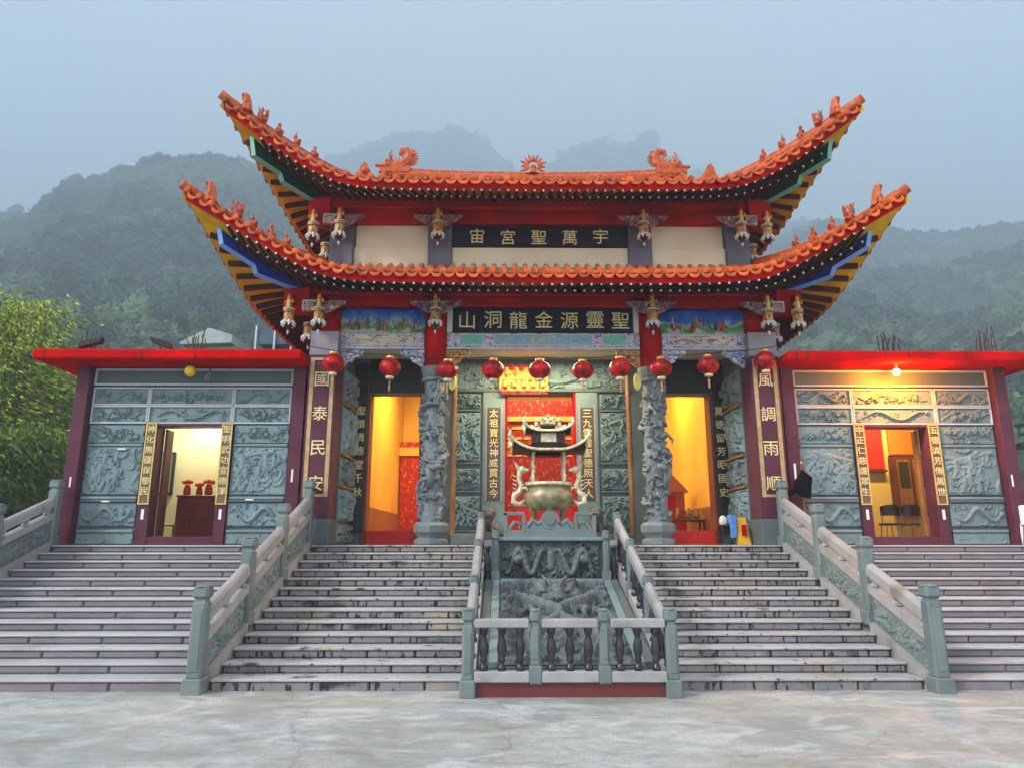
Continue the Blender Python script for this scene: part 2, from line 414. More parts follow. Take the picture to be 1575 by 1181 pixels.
def relief_panel(name, m, parent, o, ux, uy, w, h, seed, th=0.05, **kw):
    """slab with its carved face looking along ux x uy"""
    xs, ys, H = relief(w, h, seed, **kw)
    o, ux, uy = np.array(o, float), np.array(ux, float), np.array(uy, float); n = np.cross(ux, uy)
    X, Y = np.meshgrid(xs, ys)
    P = o + X[..., None] * ux + Y[..., None] * uy + H[..., None] * n
    ny, nx = X.shape
    v = P.reshape(-1, 3).tolist()
    idx = np.arange(ny * nx).reshape(ny, nx)
    f = np.stack([idx[:-1, :-1], idx[:-1, 1:], idx[1:, 1:], idx[1:, :-1]], -1).reshape(-1, 4).tolist()
    rim = list(idx[0, :]) + list(idx[1:, -1]) + list(idx[-1, :-1][::-1]) + list(idx[1:-1, 0][::-1])
    b0 = len(v); v += [(np.array(v[i]) - n * th).tolist() for i in rim]
    k = len(rim)
    f += [(rim[i], b0 + i, b0 + (i + 1) % k, rim[(i + 1) % k]) for i in range(k)]
    mb = MB(); mb.v = [tuple(p) for p in v]; mb.f = [tuple(q) for q in f]
    return mb.build(name, m, parent, smooth=False)
XU, YU, ZU = (1, 0, 0), (0, 1, 0), (0, 0, 1)
# ================================================================== SETTING
def ground_material():
    m = bpy.data.materials.new('weathered_concrete'); m.use_nodes = True
    nt = m.node_tree; N = nt.nodes; L = nt.links; b = N['Principled BSDF']
    g = N.new('ShaderNodeNewGeometry')
    def noise(s, d, st=(1, 1, 1), dist=0.0):
        mp = N.new('ShaderNodeMapping'); mp.inputs['Scale'].default_value = st; L.new(g.outputs['Position'], mp.inputs['Vector'])
        n = N.new('ShaderNodeTexNoise'); n.inputs['Scale'].default_value = s; n.inputs['Detail'].default_value = d
        n.inputs['Distortion'].default_value = dist; L.new(mp.outputs[0], n.inputs['Vector']); return n.outputs['Fac']
    def mr(x, a, z, o0=0.0, o1=1.0):
        r = N.new('ShaderNodeMapRange'); r.interpolation_type = 'SMOOTHSTEP'
        for i, q in ((1, a), (2, z), (3, o0), (4, o1)): r.inputs[i].default_value = q
        L.new(x, r.inputs[0]); return r.outputs[0]
    def mix(f, a, z):
        x = N.new('ShaderNodeMix'); x.data_type = 'RGBA'; L.new(f, x.inputs[0])
        for s, i in ((a, 6), (z, 7)):
            if isinstance(s, tuple): x.inputs[i].default_value = s + (1,)
            else: L.new(s, x.inputs[i])
        return x.outputs[2]
    c = mix(mr(noise(0.7, 8, (1, 1.3, 1), 1.6), 0.36, 0.62), (0.34, 0.36, 0.345), (0.47, 0.49, 0.475))
    c = mix(mr(noise(7.0, 8, (1, 1.3, 1), .6), 0.42, 0.66, 0, .45), c, (0.26, 0.275, 0.26))
    c = mix(mr(noise(0.9, 8, (0.8, 1.5, 1), 2.4), 0.53, 0.66, 0, 0.7), c, (0.58, 0.61, 0.61))       # pale swept streaks
    c = mix(mr(noise(0.45, 4, (1, 1.8, 1), 0.6), 0.54, 0.66, 0, 0.42), c, (0.30, 0.27, 0.19))        # earth stains
    c = mix(mr(noise(1.6, 8, (0.8, 1.4, 1), 1.5), 0.57, 0.70, 0, 0.42), c, (0.16, 0.175, 0.18))          # damp patches
    c = mix(mr(noise(45, 3), 0.42, 0.7, 0, 0.5), c, (0.22, 0.23, 0.23))
    # hairline cracks
    vo = N.new('ShaderNodeTexVoronoi'); vo.feature = 'DISTANCE_TO_EDGE'; vo.inputs['Scale'].default_value = 0.22
    mp = N.new('ShaderNodeMapping'); L.new(g.outputs['Position'], mp.inputs['Vector'])
    nz = N.new('ShaderNodeTexNoise'); nz.inputs['Scale'].default_value = 1.4; nz.inputs['Detail'].default_value = 5
    L.new(g.outputs['Position'], nz.inputs['Vector'])
    ad = N.new('ShaderNodeVectorMath'); ad.operation = 'MULTIPLY_ADD'; ad.inputs[1].default_value = (1.1, 1.1, 0)
    L.new(nz.outputs['Color'], ad.inputs[0]); L.new(mp.outputs[0], ad.inputs[2]); L.new(ad.outputs[0], vo.inputs['Vector'])
    c = mix(mr(vo.outputs['Distance'], 0.0015, 0.005, 0.35, 0.0), c, (0.14, 0.14, 0.13))
    L.new(c, b.inputs['Base Color'])
    L.new(mr(noise(0.9, 4, (0.6, 1.6, 1), 1.0), 0.35, 0.65, 0.38, 0.75), b.inputs['Roughness'])
    bp = N.new('ShaderNodeBump'); bp.inputs['Strength'].default_value = 0.35; bp.inputs['Distance'].default_value = 0.05
    L.new(noise(2.2, 8, (0.7, 1.6, 1), 1.5), bp.inputs['Height']); L.new(bp.outputs[0], b.inputs['Normal'])
    return m
M_GROUND = mat('rough_earth_and_grass', (0.07, 0.10, 0.035), (0.13, 0.12, 0.07), rough=0.9, scale=0.15, bump=0.3, bscale=2)
tag(MB().grid([[(x, y, -0.12) for y in np.linspace(-36, 2690, 9)] for x in np.linspace(-2690, 2690, 9)]).build('ground', M_GROUND), kind='structure')
# concrete forecourt, gently uneven
def plaza_z(x, y):
    return 0.012 * math.sin(x * 0.9 + 1.3 * math.sin(y * 0.5)) * max(0, min(1, (10 - y) / 3)) - 0.006
tag(MB().grid([[(x, y, plaza_z(x, y)) for y in np.linspace(-14, 24, 64)] for x in np.linspace(-16, 18, 60)]).build('plaza', ground_material(), smooth=True), kind='structure')

# ---- hills behind the temple: two ranges of real terrain
def make_range(name, crest, foot, a0, a1, na, nr, seed, rough, m):
    AZ = np.linspace(a0, a1, na); T = np.linspace(0, 1.25, nr)
    A, TT = np.meshgrid(AZ, T, indexing='ij')
    ca = sorted((math.atan2(x, y), math.hypot(x, y), z) for x, y, z in crest)
    D = np.interp(A, [c[0] for c in ca], [c[1] for c in ca]); C = np.interp(A, [c[0] for c in ca], [c[2] for c in ca]); F = np.full_like(A, foot)
    r = F + (D - F) * TT
    up = np.where(TT <= 1, np.clip(TT, 0, 1) ** 1.12, 1 - (TT - 1) * 1.6)
    X = r * np.sin(A); Y = r * np.cos(A)
    nz = sum(vnoise(X / s + 7, Y / s + 3, seed + i) * k - 0.5 * k for i, (s, k) in enumerate(((260, 2.6), (110, 1.3), (70, 1.0), (28, 0.5), (11, 0.22))))
    Z = -2 + (C + 2) * up + nz * rough * np.clip(TT * 2.5, 0, 1) * np.where(np.abs(TT - 1) < 0.06, 0.25, 1.0)
    mb = MB(); mb.grid([[(X[i, j], Y[i, j], Z[i, j]) for j in range(nr)] for i in range(na)])
    tag(mb.build(name, m, smooth=True), kind='structure')
    return X, Y, Z
M_HILL = mat('wooded_hillside_soil', (0.02, 0.045, 0.03), (0.04, 0.07, 0.04), rough=0.95, scale=0.06, bump=0.5, bscale=0.8,
             stain=[((0.16, 0.17, 0.11), 0.05, 0.58, 0.68, None)])
NEAR_CREST = [(-830.5, 714.4, 320.1), (-686.5, 745.6, 342.6), (-576.7, 743.6, 352.5), (-530.1, 740.3, 348.7), (-513.5, 739.4, 364.3), (-496.9, 738.3, 381.6), (-468.6, 738.2, 391.2), (-433.8, 740.3, 399.3), (-401.4, 747.5, 411.5), (-353.7, 773.3, 432.9), (-298.5, 838.8, 464.1), (-244.2, 928.7, 489.6), (-149.4, 1063.4, 514.3), (139.3, 1170.9, 517.6), (337.5, 1065.4, 449.1), (432.1, 1008.0, 455.6), (475.7, 988.9, 470.6), (533.0, 970.8, 439.4), (590.2, 957.8, 410.2), (631.8, 950.0, 396.9), (675.5, 941.6, 410.6), (737.8, 927.0, 420.5), (857.5, 875.5, 428.5), (950.5, 767.9, 385.5)]   # surveyed crest points (x, y, z)
NX, NY, NZ = make_range('near_hill', NEAR_CREST, 80.0, -1.0, 1.05, 180, 110, 21, 21.0, M_HILL)
FAR_CREST = [(-1273.3, 1210.1, 477.9), (-814.5, 1540.2, 758.1), (-615.6, 1690.6, 935.5), (-532.3, 1745.3, 1010.9), (-495.3, 1767.4, 1042.0), (-408.6, 1813.9, 1108.9), (-322.8, 1850.6, 1152.7), (-259.9, 1872.3, 1192.7), (-175.4, 1893.8, 1219.8), (-87.5, 1907.3, 1202.8), (-22.7, 1911.2, 1144.6), (30.2, 1911.1, 1079.8), (98.3, 1905.5, 1073.2), (156.5, 1896.5, 1124.1), (223.6, 1881.2, 1155.8), (288.8, 1861.0, 1156.7), (345.1, 1839.2, 1120.3), (394.1, 1818.0, 1120.2), (430.5, 1799.8, 1097.1), (473.7, 1776.5, 1034.5), (540.4, 1736.6, 965.2), (627.5, 1677.9, 851.4), (804.7, 1543.5, 717.1), (1246.3, 1224.3, 519.3)]
FX, FY, FZ = make_range('far_hill', FAR_CREST, 1080.0, -0.9, 0.95, 120, 40, 41, 28.0, M_HILL)

# ---- the woods on them: crowns instanced on points (nobody could count them)
def leaf_mat(name, c1, c2, c3=None, rough=0.75, rnd=0.3):
    return mat(name, c1, c2, rough=rough, scale=0.55, lo=0.35, hi=0.65, rnd=rnd, spec=0.25, stain=[(c3, 0.016, 0.48, 0.62, None)] if c3 else None)
M_CROWN = leaf_mat('hill_foliage', (0.011, 0.040, 0.030), (0.038, 0.085, 0.048), (0.085, 0.135, 0.06), rnd=0.75)
def crown_mesh(seed, nleaf=1500):
    rs = np.random.RandomState(seed); mb = MB()
    lobes = [(0, 0, -.1, .7)] + [(rs.uniform(-.75, .75), rs.uniform(-.75, .75), rs.uniform(-.35, .6), rs.uniform(.26, .46)) for _ in range(13)]
    for lx, ly, lz, lr in lobes:
        v = []; seg, rg = 10, 7
        for i in range(rg + 1):
            t = math.pi * i / rg
            for k in range(seg):
                a = 2 * math.pi * k / seg + i * 0.35; q = lr * (0.70 + 0.35 * rs.rand())
                v.append((lx + q * max(math.sin(t), .02) * math.cos(a), ly + q * max(math.sin(t), .02) * math.sin(a), lz - 0.9 * q * math.cos(t)))
        f = [(i * seg + k, i * seg + (k + 1) % seg, (i + 1) * seg + (k + 1) % seg, (i + 1) * seg + k) for i in range(rg) for k in range(seg)]
        mb.add(v, f)
        for _ in range(nleaf // 14):
            d = Vector(rs.randn(3)).normalized(); p = Vector((lx, ly, lz)) + d * lr * rs.uniform(.8, 1.12)
            a = Vector(rs.randn(3)).normalized() * 0.045; b = d.cross(a).normalized() * 0.035
            mb.add([p - a - b, p + a - b, p + a + b, p - a + b], [(0, 1, 2, 3)])
    return mb.mesh('crown', M_CROWN)
crown_col = bpy.data.collections.new('crown_kinds')
for i in range(5):
    o = bpy.data.objects.new('crown_kind', crown_mesh(100 + i)); crown_col.objects.link(o)
def scatter_nodes(name, col, smin, smax, zsq):
    ng = bpy.data.node_groups.new(name, 'GeometryNodeTree')
    ng.interface.new_socket('Geometry', in_out='INPUT', socket_type='NodeSocketGeometry')
    ng.interface.new_socket('Geometry', in_out='OUTPUT', socket_type='NodeSocketGeometry')
    N, L = ng.nodes, ng.links
    gi, go = N.new('NodeGroupInput'), N.new('NodeGroupOutput')
    mp = N.new('GeometryNodeMeshToPoints'); ip = N.new('GeometryNodeInstanceOnPoints')
    ci = N.new('GeometryNodeCollectionInfo'); ci.inputs['Collection'].default_value = col
    ci.inputs['Separate Children'].default_value = True; ci.inputs['Reset Children'].default_value = True
    ip.inputs['Pick Instance'].default_value = True
    rv = N.new('FunctionNodeRandomValue'); rv.data_type = 'FLOAT_VECTOR'
    rv.inputs[0].default_value = (-.15, -.15, 0); rv.inputs[1].default_value = (.15, .15, 6.28)
    rsz = N.new('FunctionNodeRandomValue'); rsz.data_type = 'FLOAT_VECTOR'
    rsz.inputs[0].default_value = (smin, smin, smin * zsq); rsz.inputs[1].default_value = (smax, smax, smax * zsq); rsz.inputs['Seed'].default_value = 4
    L.new(gi.outputs[0], mp.inputs[0]); L.new(mp.outputs[0], ip.inputs['Points']); L.new(ci.outputs[0], ip.inputs['Instance'])
    L.new(rv.outputs[0], ip.inputs['Rotation']); L.new(rsz.outputs[0], ip.inputs['Scale']); L.new(ip.outputs[0], go.inputs[0])
    return ng
def forest(name, X, Y, Z, n, tlim, seed, smin, smax, zsq, label):
    rs = np.random.RandomState(seed); na, nr = X.shape
    jmax = int(nr * tlim / 1.25)
    pts = []
    for _ in range(n):
        i = rs.rand() * (na - 1.01); j = rs.rand() ** 0.75 * (jmax - 1.01)
        a, b = int(i), int(j); fa, fb = i - a, j - b
        q = [sum(M[a + da, b + db] * (fa if da else 1 - fa) * (fb if db else 1 - fb) for da in (0, 1) for db in (0, 1)) for M in (X, Y, Z)]
        pts.append((q[0], q[1], q[2] + smin * 0.55 * rs.uniform(.4, 1.2)))
    me = bpy.data.meshes.new(name); me.from_pydata(pts, [], [])
    o = link(name, me); md = o.modifiers.new('scatter', 'NODES'); md.node_group = scatter_nodes(name, crown_col, smin, smax, zsq)
    return tag(o, label, 'woods', kind='stuff')
forest('near_woods', NX, NY, NZ, 30000, 1.03, 5, 5.5, 14.0, 1.0, 'blue-green woods covering the slope behind the temple')
forest('far_woods', FX, FY, FZ, 8000, 1.03, 6, 12.0, 21.0, 1.0, 'faint woods on the mountain in the cloud')

# ---- the misty air
hz = MB().box(-2700, 2700, -40, 2700, -1.5, 1350).build('haze', None)
hm = bpy.data.materials.new('thin_mist'); hm.use_nodes = True
for n in list(hm.node_tree.nodes):
    if n.type == 'BSDF_PRINCIPLED': hm.node_tree.nodes.remove(n)
pv = hm.node_tree.nodes.new('ShaderNodeVolumePrincipled')
pv.inputs['Color'].default_value = (0.74, 0.885, 1.0, 1); pv.inputs['Density'].default_value = 0.00118; pv.inputs['Anisotropy'].default_value = 0.0
hm.node_tree.links.new(pv.outputs[0], [n for n in hm.node_tree.nodes if n.type == 'OUTPUT_MATERIAL'][0].inputs['Volume'])
hz.data.materials.append(hm); tag(hz, 'pale mist hanging over the valley', 'mist', kind='stuff')
# ---- bamboo and trees beside the left pavilion
def leaves(pts, dirs, L, Wd, rs):
    """pointed leaf quads"""
    n = len(pts); d = dirs / (np.linalg.norm(dirs, axis=1, keepdims=True) + 1e-9)
    r = rs.randn(n, 3); s = np.cross(d, r); s /= np.linalg.norm(s, axis=1, keepdims=True) + 1e-9
    l = (L * rs.uniform(.6, 1.25, n))[:, None]; w = (Wd * rs.uniform(.6, 1.2, n))[:, None]
    v = np.stack([pts, pts + d * l * .45 + s * w, pts + d * l, pts + d * l * .45 - s * w], 1).reshape(-1, 3)
    f = np.arange(n * 4).reshape(n, 4)
    mb = MB(); mb.v = [tuple(p) for p in v.tolist()]; mb.f = [tuple(q) for q in f.tolist()]
    return mb
M_BAMB = leaf_mat('bamboo_leaf_yellow_green', (0.48, 0.54, 0.05), (0.32, 0.42, 0.04), rnd=0.0)
M_BAMG = leaf_mat('bamboo_leaf_green', (0.16, 0.24, 0.025), (0.06, 0.115, 0.016), rnd=0.0)
M_BAMD = leaf_mat('dark_leaf', (0.035, 0.070, 0.020), (0.060, 0.105, 0.028), rnd=0.0)
M_BAMDK = leaf_mat('darker_bamboo_leaf', (0.13, 0.21, 0.028), (0.07, 0.13, 0.02), rnd=0.0)
M_CULM = mat('bamboo_culm', (0.16, 0.20, 0.06), (0.10, 0.13, 0.04), rough=0.5, scale=2)
M_BARK = mat('grey_bark', (0.10, 0.085, 0.065), (0.06, 0.05, 0.04), rough=0.9, scale=6, bump=0.4)
def bamboo(loc, h, spread, nculm, nleaf, m, seed, label):
    rs = np.random.RandomState(seed); t = thing('bamboo_clump', label, 'bamboo', loc, 0, 'bamboo beside the left pavilion')
    P, D = [], []
    for c in range(nculm):
        a = rs.rand() * 6.283; o = np.array([math.cos(a), math.sin(a)]) * rs.rand() * 0.7
        hh = h * rs.uniform(.62, 1.05); lean = spread * rs.uniform(.35, 1.1)
        path = []
        for i in range(9):
            s = i / 8
            path.append((o[0] + math.cos(a) * lean * s ** 2.2, o[1] + math.sin(a) * lean * s ** 2.2, hh * (s - 0.16 * s ** 4)))
        MB().tube(path, [0.06 * (1 - .75 * i / 8) for i in range(9)], 6).build('culm', M_CULM, t)
        pa = np.array(path)
        k = nleaf // nculm
        s = rs.uniform(.22, 1, k) ** .8 * 7.99; i0 = s.astype(int); fr = (s - i0)[:, None]
        base = pa[i0] * (1 - fr) + pa[np.minimum(i0 + 1, 8)] * fr
        br = rs.randn(k, 3) * np.array([1, 1, .55]) * (0.30 + 0.75 * np.sin(np.pi * s / 8.6))[:, None] * (h / 11)
        clump = np.floor(s * 3.1)[:, None] * 1.7 + c
        br += 0.55 * np.concatenate([np.sin(clump * 5.1), np.cos(clump * 3.7), 0.3 * np.sin(clump * 2.3)], 1)
        br[:, 2] -= 0.22 * np.hypot(br[:, 0], br[:, 1])
        P.append(base + br); D.append(np.concatenate([br[:, :2] * .7 + rs.randn(k, 2) * .5, -0.55 - .5 * rs.rand(k, 1)], 1))
    P = np.concatenate(P); D = np.concatenate(D); darker = rs.rand(len(P)) < .42  # random share of the leaves gets a darker green
    leaves(P[~darker], D[~darker], 0.40, 0.045, rs).build('foliage', m, t); leaves(P[darker], D[darker], 0.36, 0.05, rs).build('darker_foliage', M_BAMDK, t)
    return t
bamboo((-27.6, 34.0, 0), 17.0, 2.7, 16, 30000, M_BAMB, 1, 'yellow-green feathery bamboo, leftmost and tallest behind the left stair rail')
bamboo((-26.2, 36.5, 0), 17.6, 1.9, 15, 30000, M_BAMB, 2, 'yellow-green bamboo plume rising nearest the red pavilion roof')
bamboo((-23.4, 29.0, 0), 9.3, 2.9, 13, 26000, M_BAMG, 3, 'bright green bamboo clump with arching tips beside the left pavilion wall')
bamboo((-20.6, 27.0, 0), 7.2, 2.0, 10, 20000, M_BAMG, 4, 'green bamboo clump close against the outer maroon pier of the left pavilion')
def broad_tree(name, loc, h, r, nleaf, m, seed, label, group=None, lsize=0.3, cat='tree'):
    rs = np.random.RandomState(seed); t = thing(name, label, cat, loc, 0, group)
    tr = [(0.12 * h * .1 * math.sin(i), 0.1 * math.cos(i * 1.3), h * .75 * i / 6) for i in range(7)]
    mb = MB().tube(tr, [0.028 * h * (1 - .12 * i) for i in range(7)], 7)
    lob = []
    for k in range(11):
        a = k * 2.4; z = h * rs.uniform(.38, .95); q = r * rs.uniform(.3, .8) * (1.15 - abs(z / h - .62))
        c = np.array([math.cos(a) * q, math.sin(a) * q, z]); lob.append((c, r * rs.uniform(.32, .55)))
        j = min(6, 2 + k // 3); mb.tube([tr[j], tuple((np.array(tr[j]) + c) / 2 + [0, 0, -.1]), tuple(c)], [0.011 * h, 0.008 * h, 0.004 * h], 5)
    mb.build('trunk', M_BARK, t)
    P, D = [], []
    for c, lr in lob:
        n = nleaf // 11; d = rs.randn(n, 3); d /= np.linalg.norm(d, axis=1, keepdims=True)
        p = c + d * lr * rs.uniform(.45, 1.08, (n, 1)) * np.array([1, 1, .75]); P.append(p); D.append(d + rs.randn(n, 3) * .7 - [0, 0, .3])
    leaves(np.concatenate(P), np.concatenate(D), lsize, lsize * .32, rs).build('crown', m, t)
    return t
broad_tree('broadleaf_tree', (-22.9, 24.6, 0), 5.4, 2.6, 9000, M_BAMD, 11, 'dark leafy tree low behind the left stair balustrade', lsize=0.3)
broad_tree('broadleaf_tree', (-19.2, 23.6, 0), 4.6, 2.2, 8000, M_BAMD, 12, 'small dark bushy tree just left of the left pavilion foot', lsize=0.28)
# ---- single trees that stand out on the skyline
M_FAR = leaf_mat('skyline_foliage', (0.030, 0.060, 0.028), (0.045, 0.085, 0.035), rnd=0.2)
def skyline(loc, h, r, seed, label, nm='skyline_tree'):
    a = math.atan2(loc[0], loc[1]); D = math.hypot(loc[0], loc[1])
    ca = sorted((math.atan2(x, y), math.hypot(x, y)) for x, y, z in (FAR_CREST if D > 540 else NEAR_CREST))
    k = np.interp(a, [c[0] for c in ca], [c[1] for c in ca]) / D          # stand it on the crest line
    loc = (loc[0] * k, loc[1] * k, 2 + (loc[2] - 2) * k); h *= k; r *= k
    return broad_tree(nm, loc, h, r, 1500, M_FAR, seed, label, 'trees on the skyline', lsize=h * 0.085)
skyline((-199.0, 263.9, 120.3), 15, 2.2, 21, 'thin tall tree alone on the far left skyline')
skyline((-196.2, 272.2, 125.4), 10, 3.6, 22, 'low rounded tree on the left skyline beside the thin one')
skyline((-195.5, 293.3, 140.9), 17, 7.0, 23, 'wide leaning tree where the left ridge steps up')
skyline((-167.5, 332.6, 179.2), 11, 2.4, 24, 'spindly tree poking above the left ridge near the lower roof tip')
skyline((121.4, 542.4, 317.5), 30, 10, 25, 'ragged tall tree on the misty summit behind the right ridge ornament')
skyline((199.5, 280.8, 105.9), 24, 11, 26, 'rounded pale tree in the mist at the upper right')
skyline((170.3, 282.1, 109.4), 18, 9, 27, 'dim tree in the mist right of the lower roof tip')
skyline((163.7, 250.8, 92.2), 16, 8, 28, 'dim low tree in the mist above the right pavilion roof')
# bare pale trunks on the slope
M_DEAD = mat('bleached_trunk', (0.55, 0.55, 0.50), rough=0.8)
def on_slope(az, slope):
    """the point of the near hill seen at that bearing and rise"""
    i = int(np.argmin(np.abs(np.arctan2(NX[:, 50], NY[:, 50]) - az))); r = np.hypot(NX[i], NY[i]); j = int(np.argmin(np.abs((NZ[i] - 2) / r - slope)))
    return (float(NX[i, j]), float(NY[i, j]), float(NZ[i, j]))
for (az, slope, h, lb) in ((-0.537, 0.33, 13.0, 'bleached bare trunk standing on the left wooded slope'), (-0.385, 0.345, 9.0, 'short bleached trunk on the slope left of the lower roof')):
    t = thing('dead_tree', lb, 'tree', on_slope(az, slope), 0, 'bleached trunks on the slope')
    MB().tube([(0, 0, -2), (0.2, 0, h * .6), (-.2, 0, h * 1.3)], [0.3, 0.22, 0.1], 6).build('trunk', M_DEAD, t)
    MB().tube([(0.15, 0, h * .75), (1.2, 0, h * 1.1)], [0.12, 0.05], 5).tube([(0, 0, h * .9), (-0.9, 0, h * 1.2)], [0.1, 0.04], 5).build('branch', M_DEAD, t)
# ================================================================== TERRACE, STAIRS, BALUSTRADES
RISE, TREADD, Y0S, NST = 0.15, 0.40, 10.46, 13
HP = RISE * NST                                   # terrace level 1.95
YP = Y0S + TREADD * (NST - 1)                     # terrace edge 15.26
ter = MB().box(-11.2, 12.2, YP + 0.06, 27.5, -0.1, HP - 0.03).build('terrace', M_STONED); tag(ter, kind='structure')
flo = MB()
rnd = random.Random(5)
pave = mat('terrace_paving_granite', (0.34, 0.33, 0.33), (0.27, 0.26, 0.27), rough=0.5, scale=2, fine=0.2, rnd=0.1)
slab = MB().cbox(-0.495, 0.495, -0.295, 0.295, -0.03, 0.0, 0.006).mesh('paving_slab', pave)
for j in range(4):
    for i in range(-11, 12):
        link('paving_slab', slab, ter, (i * 1.0 + (0.5 if j % 2 else 0), YP + 0.36 + j * 0.6, HP + rnd.uniform(-.001, .001)))
MB().box(-11.2, 12.2, YP + 2.47, 27.5, HP - 0.03, HP - 0.002).build('rear_paving', pave, ter)

def staircase(label, x0, x1, m_stone, stone_len, seed, group):
    t = thing('staircase', label, 'stairs', ((x0 + x1) / 2, Y0S, 0), 0, group)
    ox = (x0 + x1) / 2; rs = random.Random(seed); a, b = x0 - ox, x1 - ox
    core = MB()
    for k in range(NST):
        core.box(a + .01, b - .01, TREADD * k + 0.035, TREADD * (NST - 1) + 0.07, RISE * k - (0.05 if k == 0 else 0.002), RISE * (k + 1) - 0.03)
    core.build('mortar_bed', M_MORTAR if m_stone is M_GRANM else M_MORTARL, t)
    for k in range(NST):
        y = TREADD * k; z = RISE * k
        mb = MB().cbox(a - .0, b + .0, y - 0.022 + rs.uniform(-.004, .004), y + TREADD + (0.04 if k < NST - 1 else 0.1), z + RISE - 0.036, z + RISE + rs.uniform(-.002, .002), 0.010)
        mb.build('tread', M_TREADM if m_stone is M_GRANM else M_TREAD, t)
        x = a
        while x < b - 0.02:
            ln = stone_len * rs.uniform(.72, 1.3)
            if x + ln > b - 0.3: ln = b - x
            MB().cbox(x + 0.012, x + ln - 0.012, y + rs.uniform(0, .008), y + 0.05, z + 0.008 + (0.0 if k else -.03), z + RISE - 0.039, 0.020).build('stone', m_stone, t)
            x += ln
    return t
staircase('broad stairs below the left side pavilion', -10.42, -5.27, M_GRAN, 1.0, 1, 'stone stairs up to the terrace')
staircase('mould-streaked stairs between the left balustrade and the carved ramp', -4.98, -1.46, M_GRANM, 0.72, 2, 'stone stairs up to the terrace')
staircase('mould-streaked stairs between the carved ramp and the right balustrade', 1.46, 4.98, M_GRANM, 0.72, 3, 'stone stairs up to the terrace')
staircase('broad stairs below the right side pavilion', 5.27, 11.6, M_GRAN, 1.0, 4, 'stone stairs up to the terrace')

def newel(parent, x, y, z, h, w=0.24, m=None):
    m = m or M_NEWEL; q = w / 2
    mb = MB().cbox(x - q * 1.12, x + q * 1.12, y - q * 1.12, y + q * 1.12, z - 0.02, z + 0.22, 0.02)
    mb.cbox(x - q * .86, x + q * .86, y - q * .86, y + q * .86, z + 0.20, z + h - 0.22, 0.03)
    p = mb.build('post', m, parent)
    c = MB().cbox(x - q * .62, x + q * .62, y - q * .62, y + q * .62, z + h - 0.235, z + h - 0.18, 0.01)
    c.cbox(x - q * .95, x + q * .95, y - q * .95, y + q * .95, z + h - 0.19, z + h - 0.02, 0.035)
    c.lathe([(q * 1.05, 0), (q * .8, 0.02), (q * .25, 0.028)], (x, y, z + h - 0.03), 8)
    c.build('cap', m, p)
    # sunk face panel
    MB().cbox(x - q * .5, x + q * .5, y - q * .86 - 0.012, y - q * .80, z + 0.30, z + h - 0.32, 0.012).build('face_panel', m, p)
    return p
def sloped(parent, name, m, x0, x1, ya, yb, za, zb, h, c=0.015):
    """a bar from (ya, za) to (yb, zb), h high, x0..x1 wide"""
    v = [(x, y, z + d) for x in (x0, x1) for (y, z) in ((ya, za), (yb, zb)) for d in (0, h)]
    mb = MB().add(v, [(0, 1, 3, 2), (4, 6, 7, 5), (0, 4, 5, 1), (2, 3, 7, 6), (0, 2, 6, 4), (1, 5, 7, 3)])
    # rounded back on top
    w = (x1 - x0) / 2
    mb.tube([((x0 + x1) / 2, ya, za + h - 0.004), ((x0 + x1) / 2, yb, zb + h - 0.004)], w * 0.93, 10, flat=1.0) if name == 'handrail' else None
    return mb.build(name, m, parent)
def stair_z(y): return RISE + (y - Y0S) * RISE / TREADD
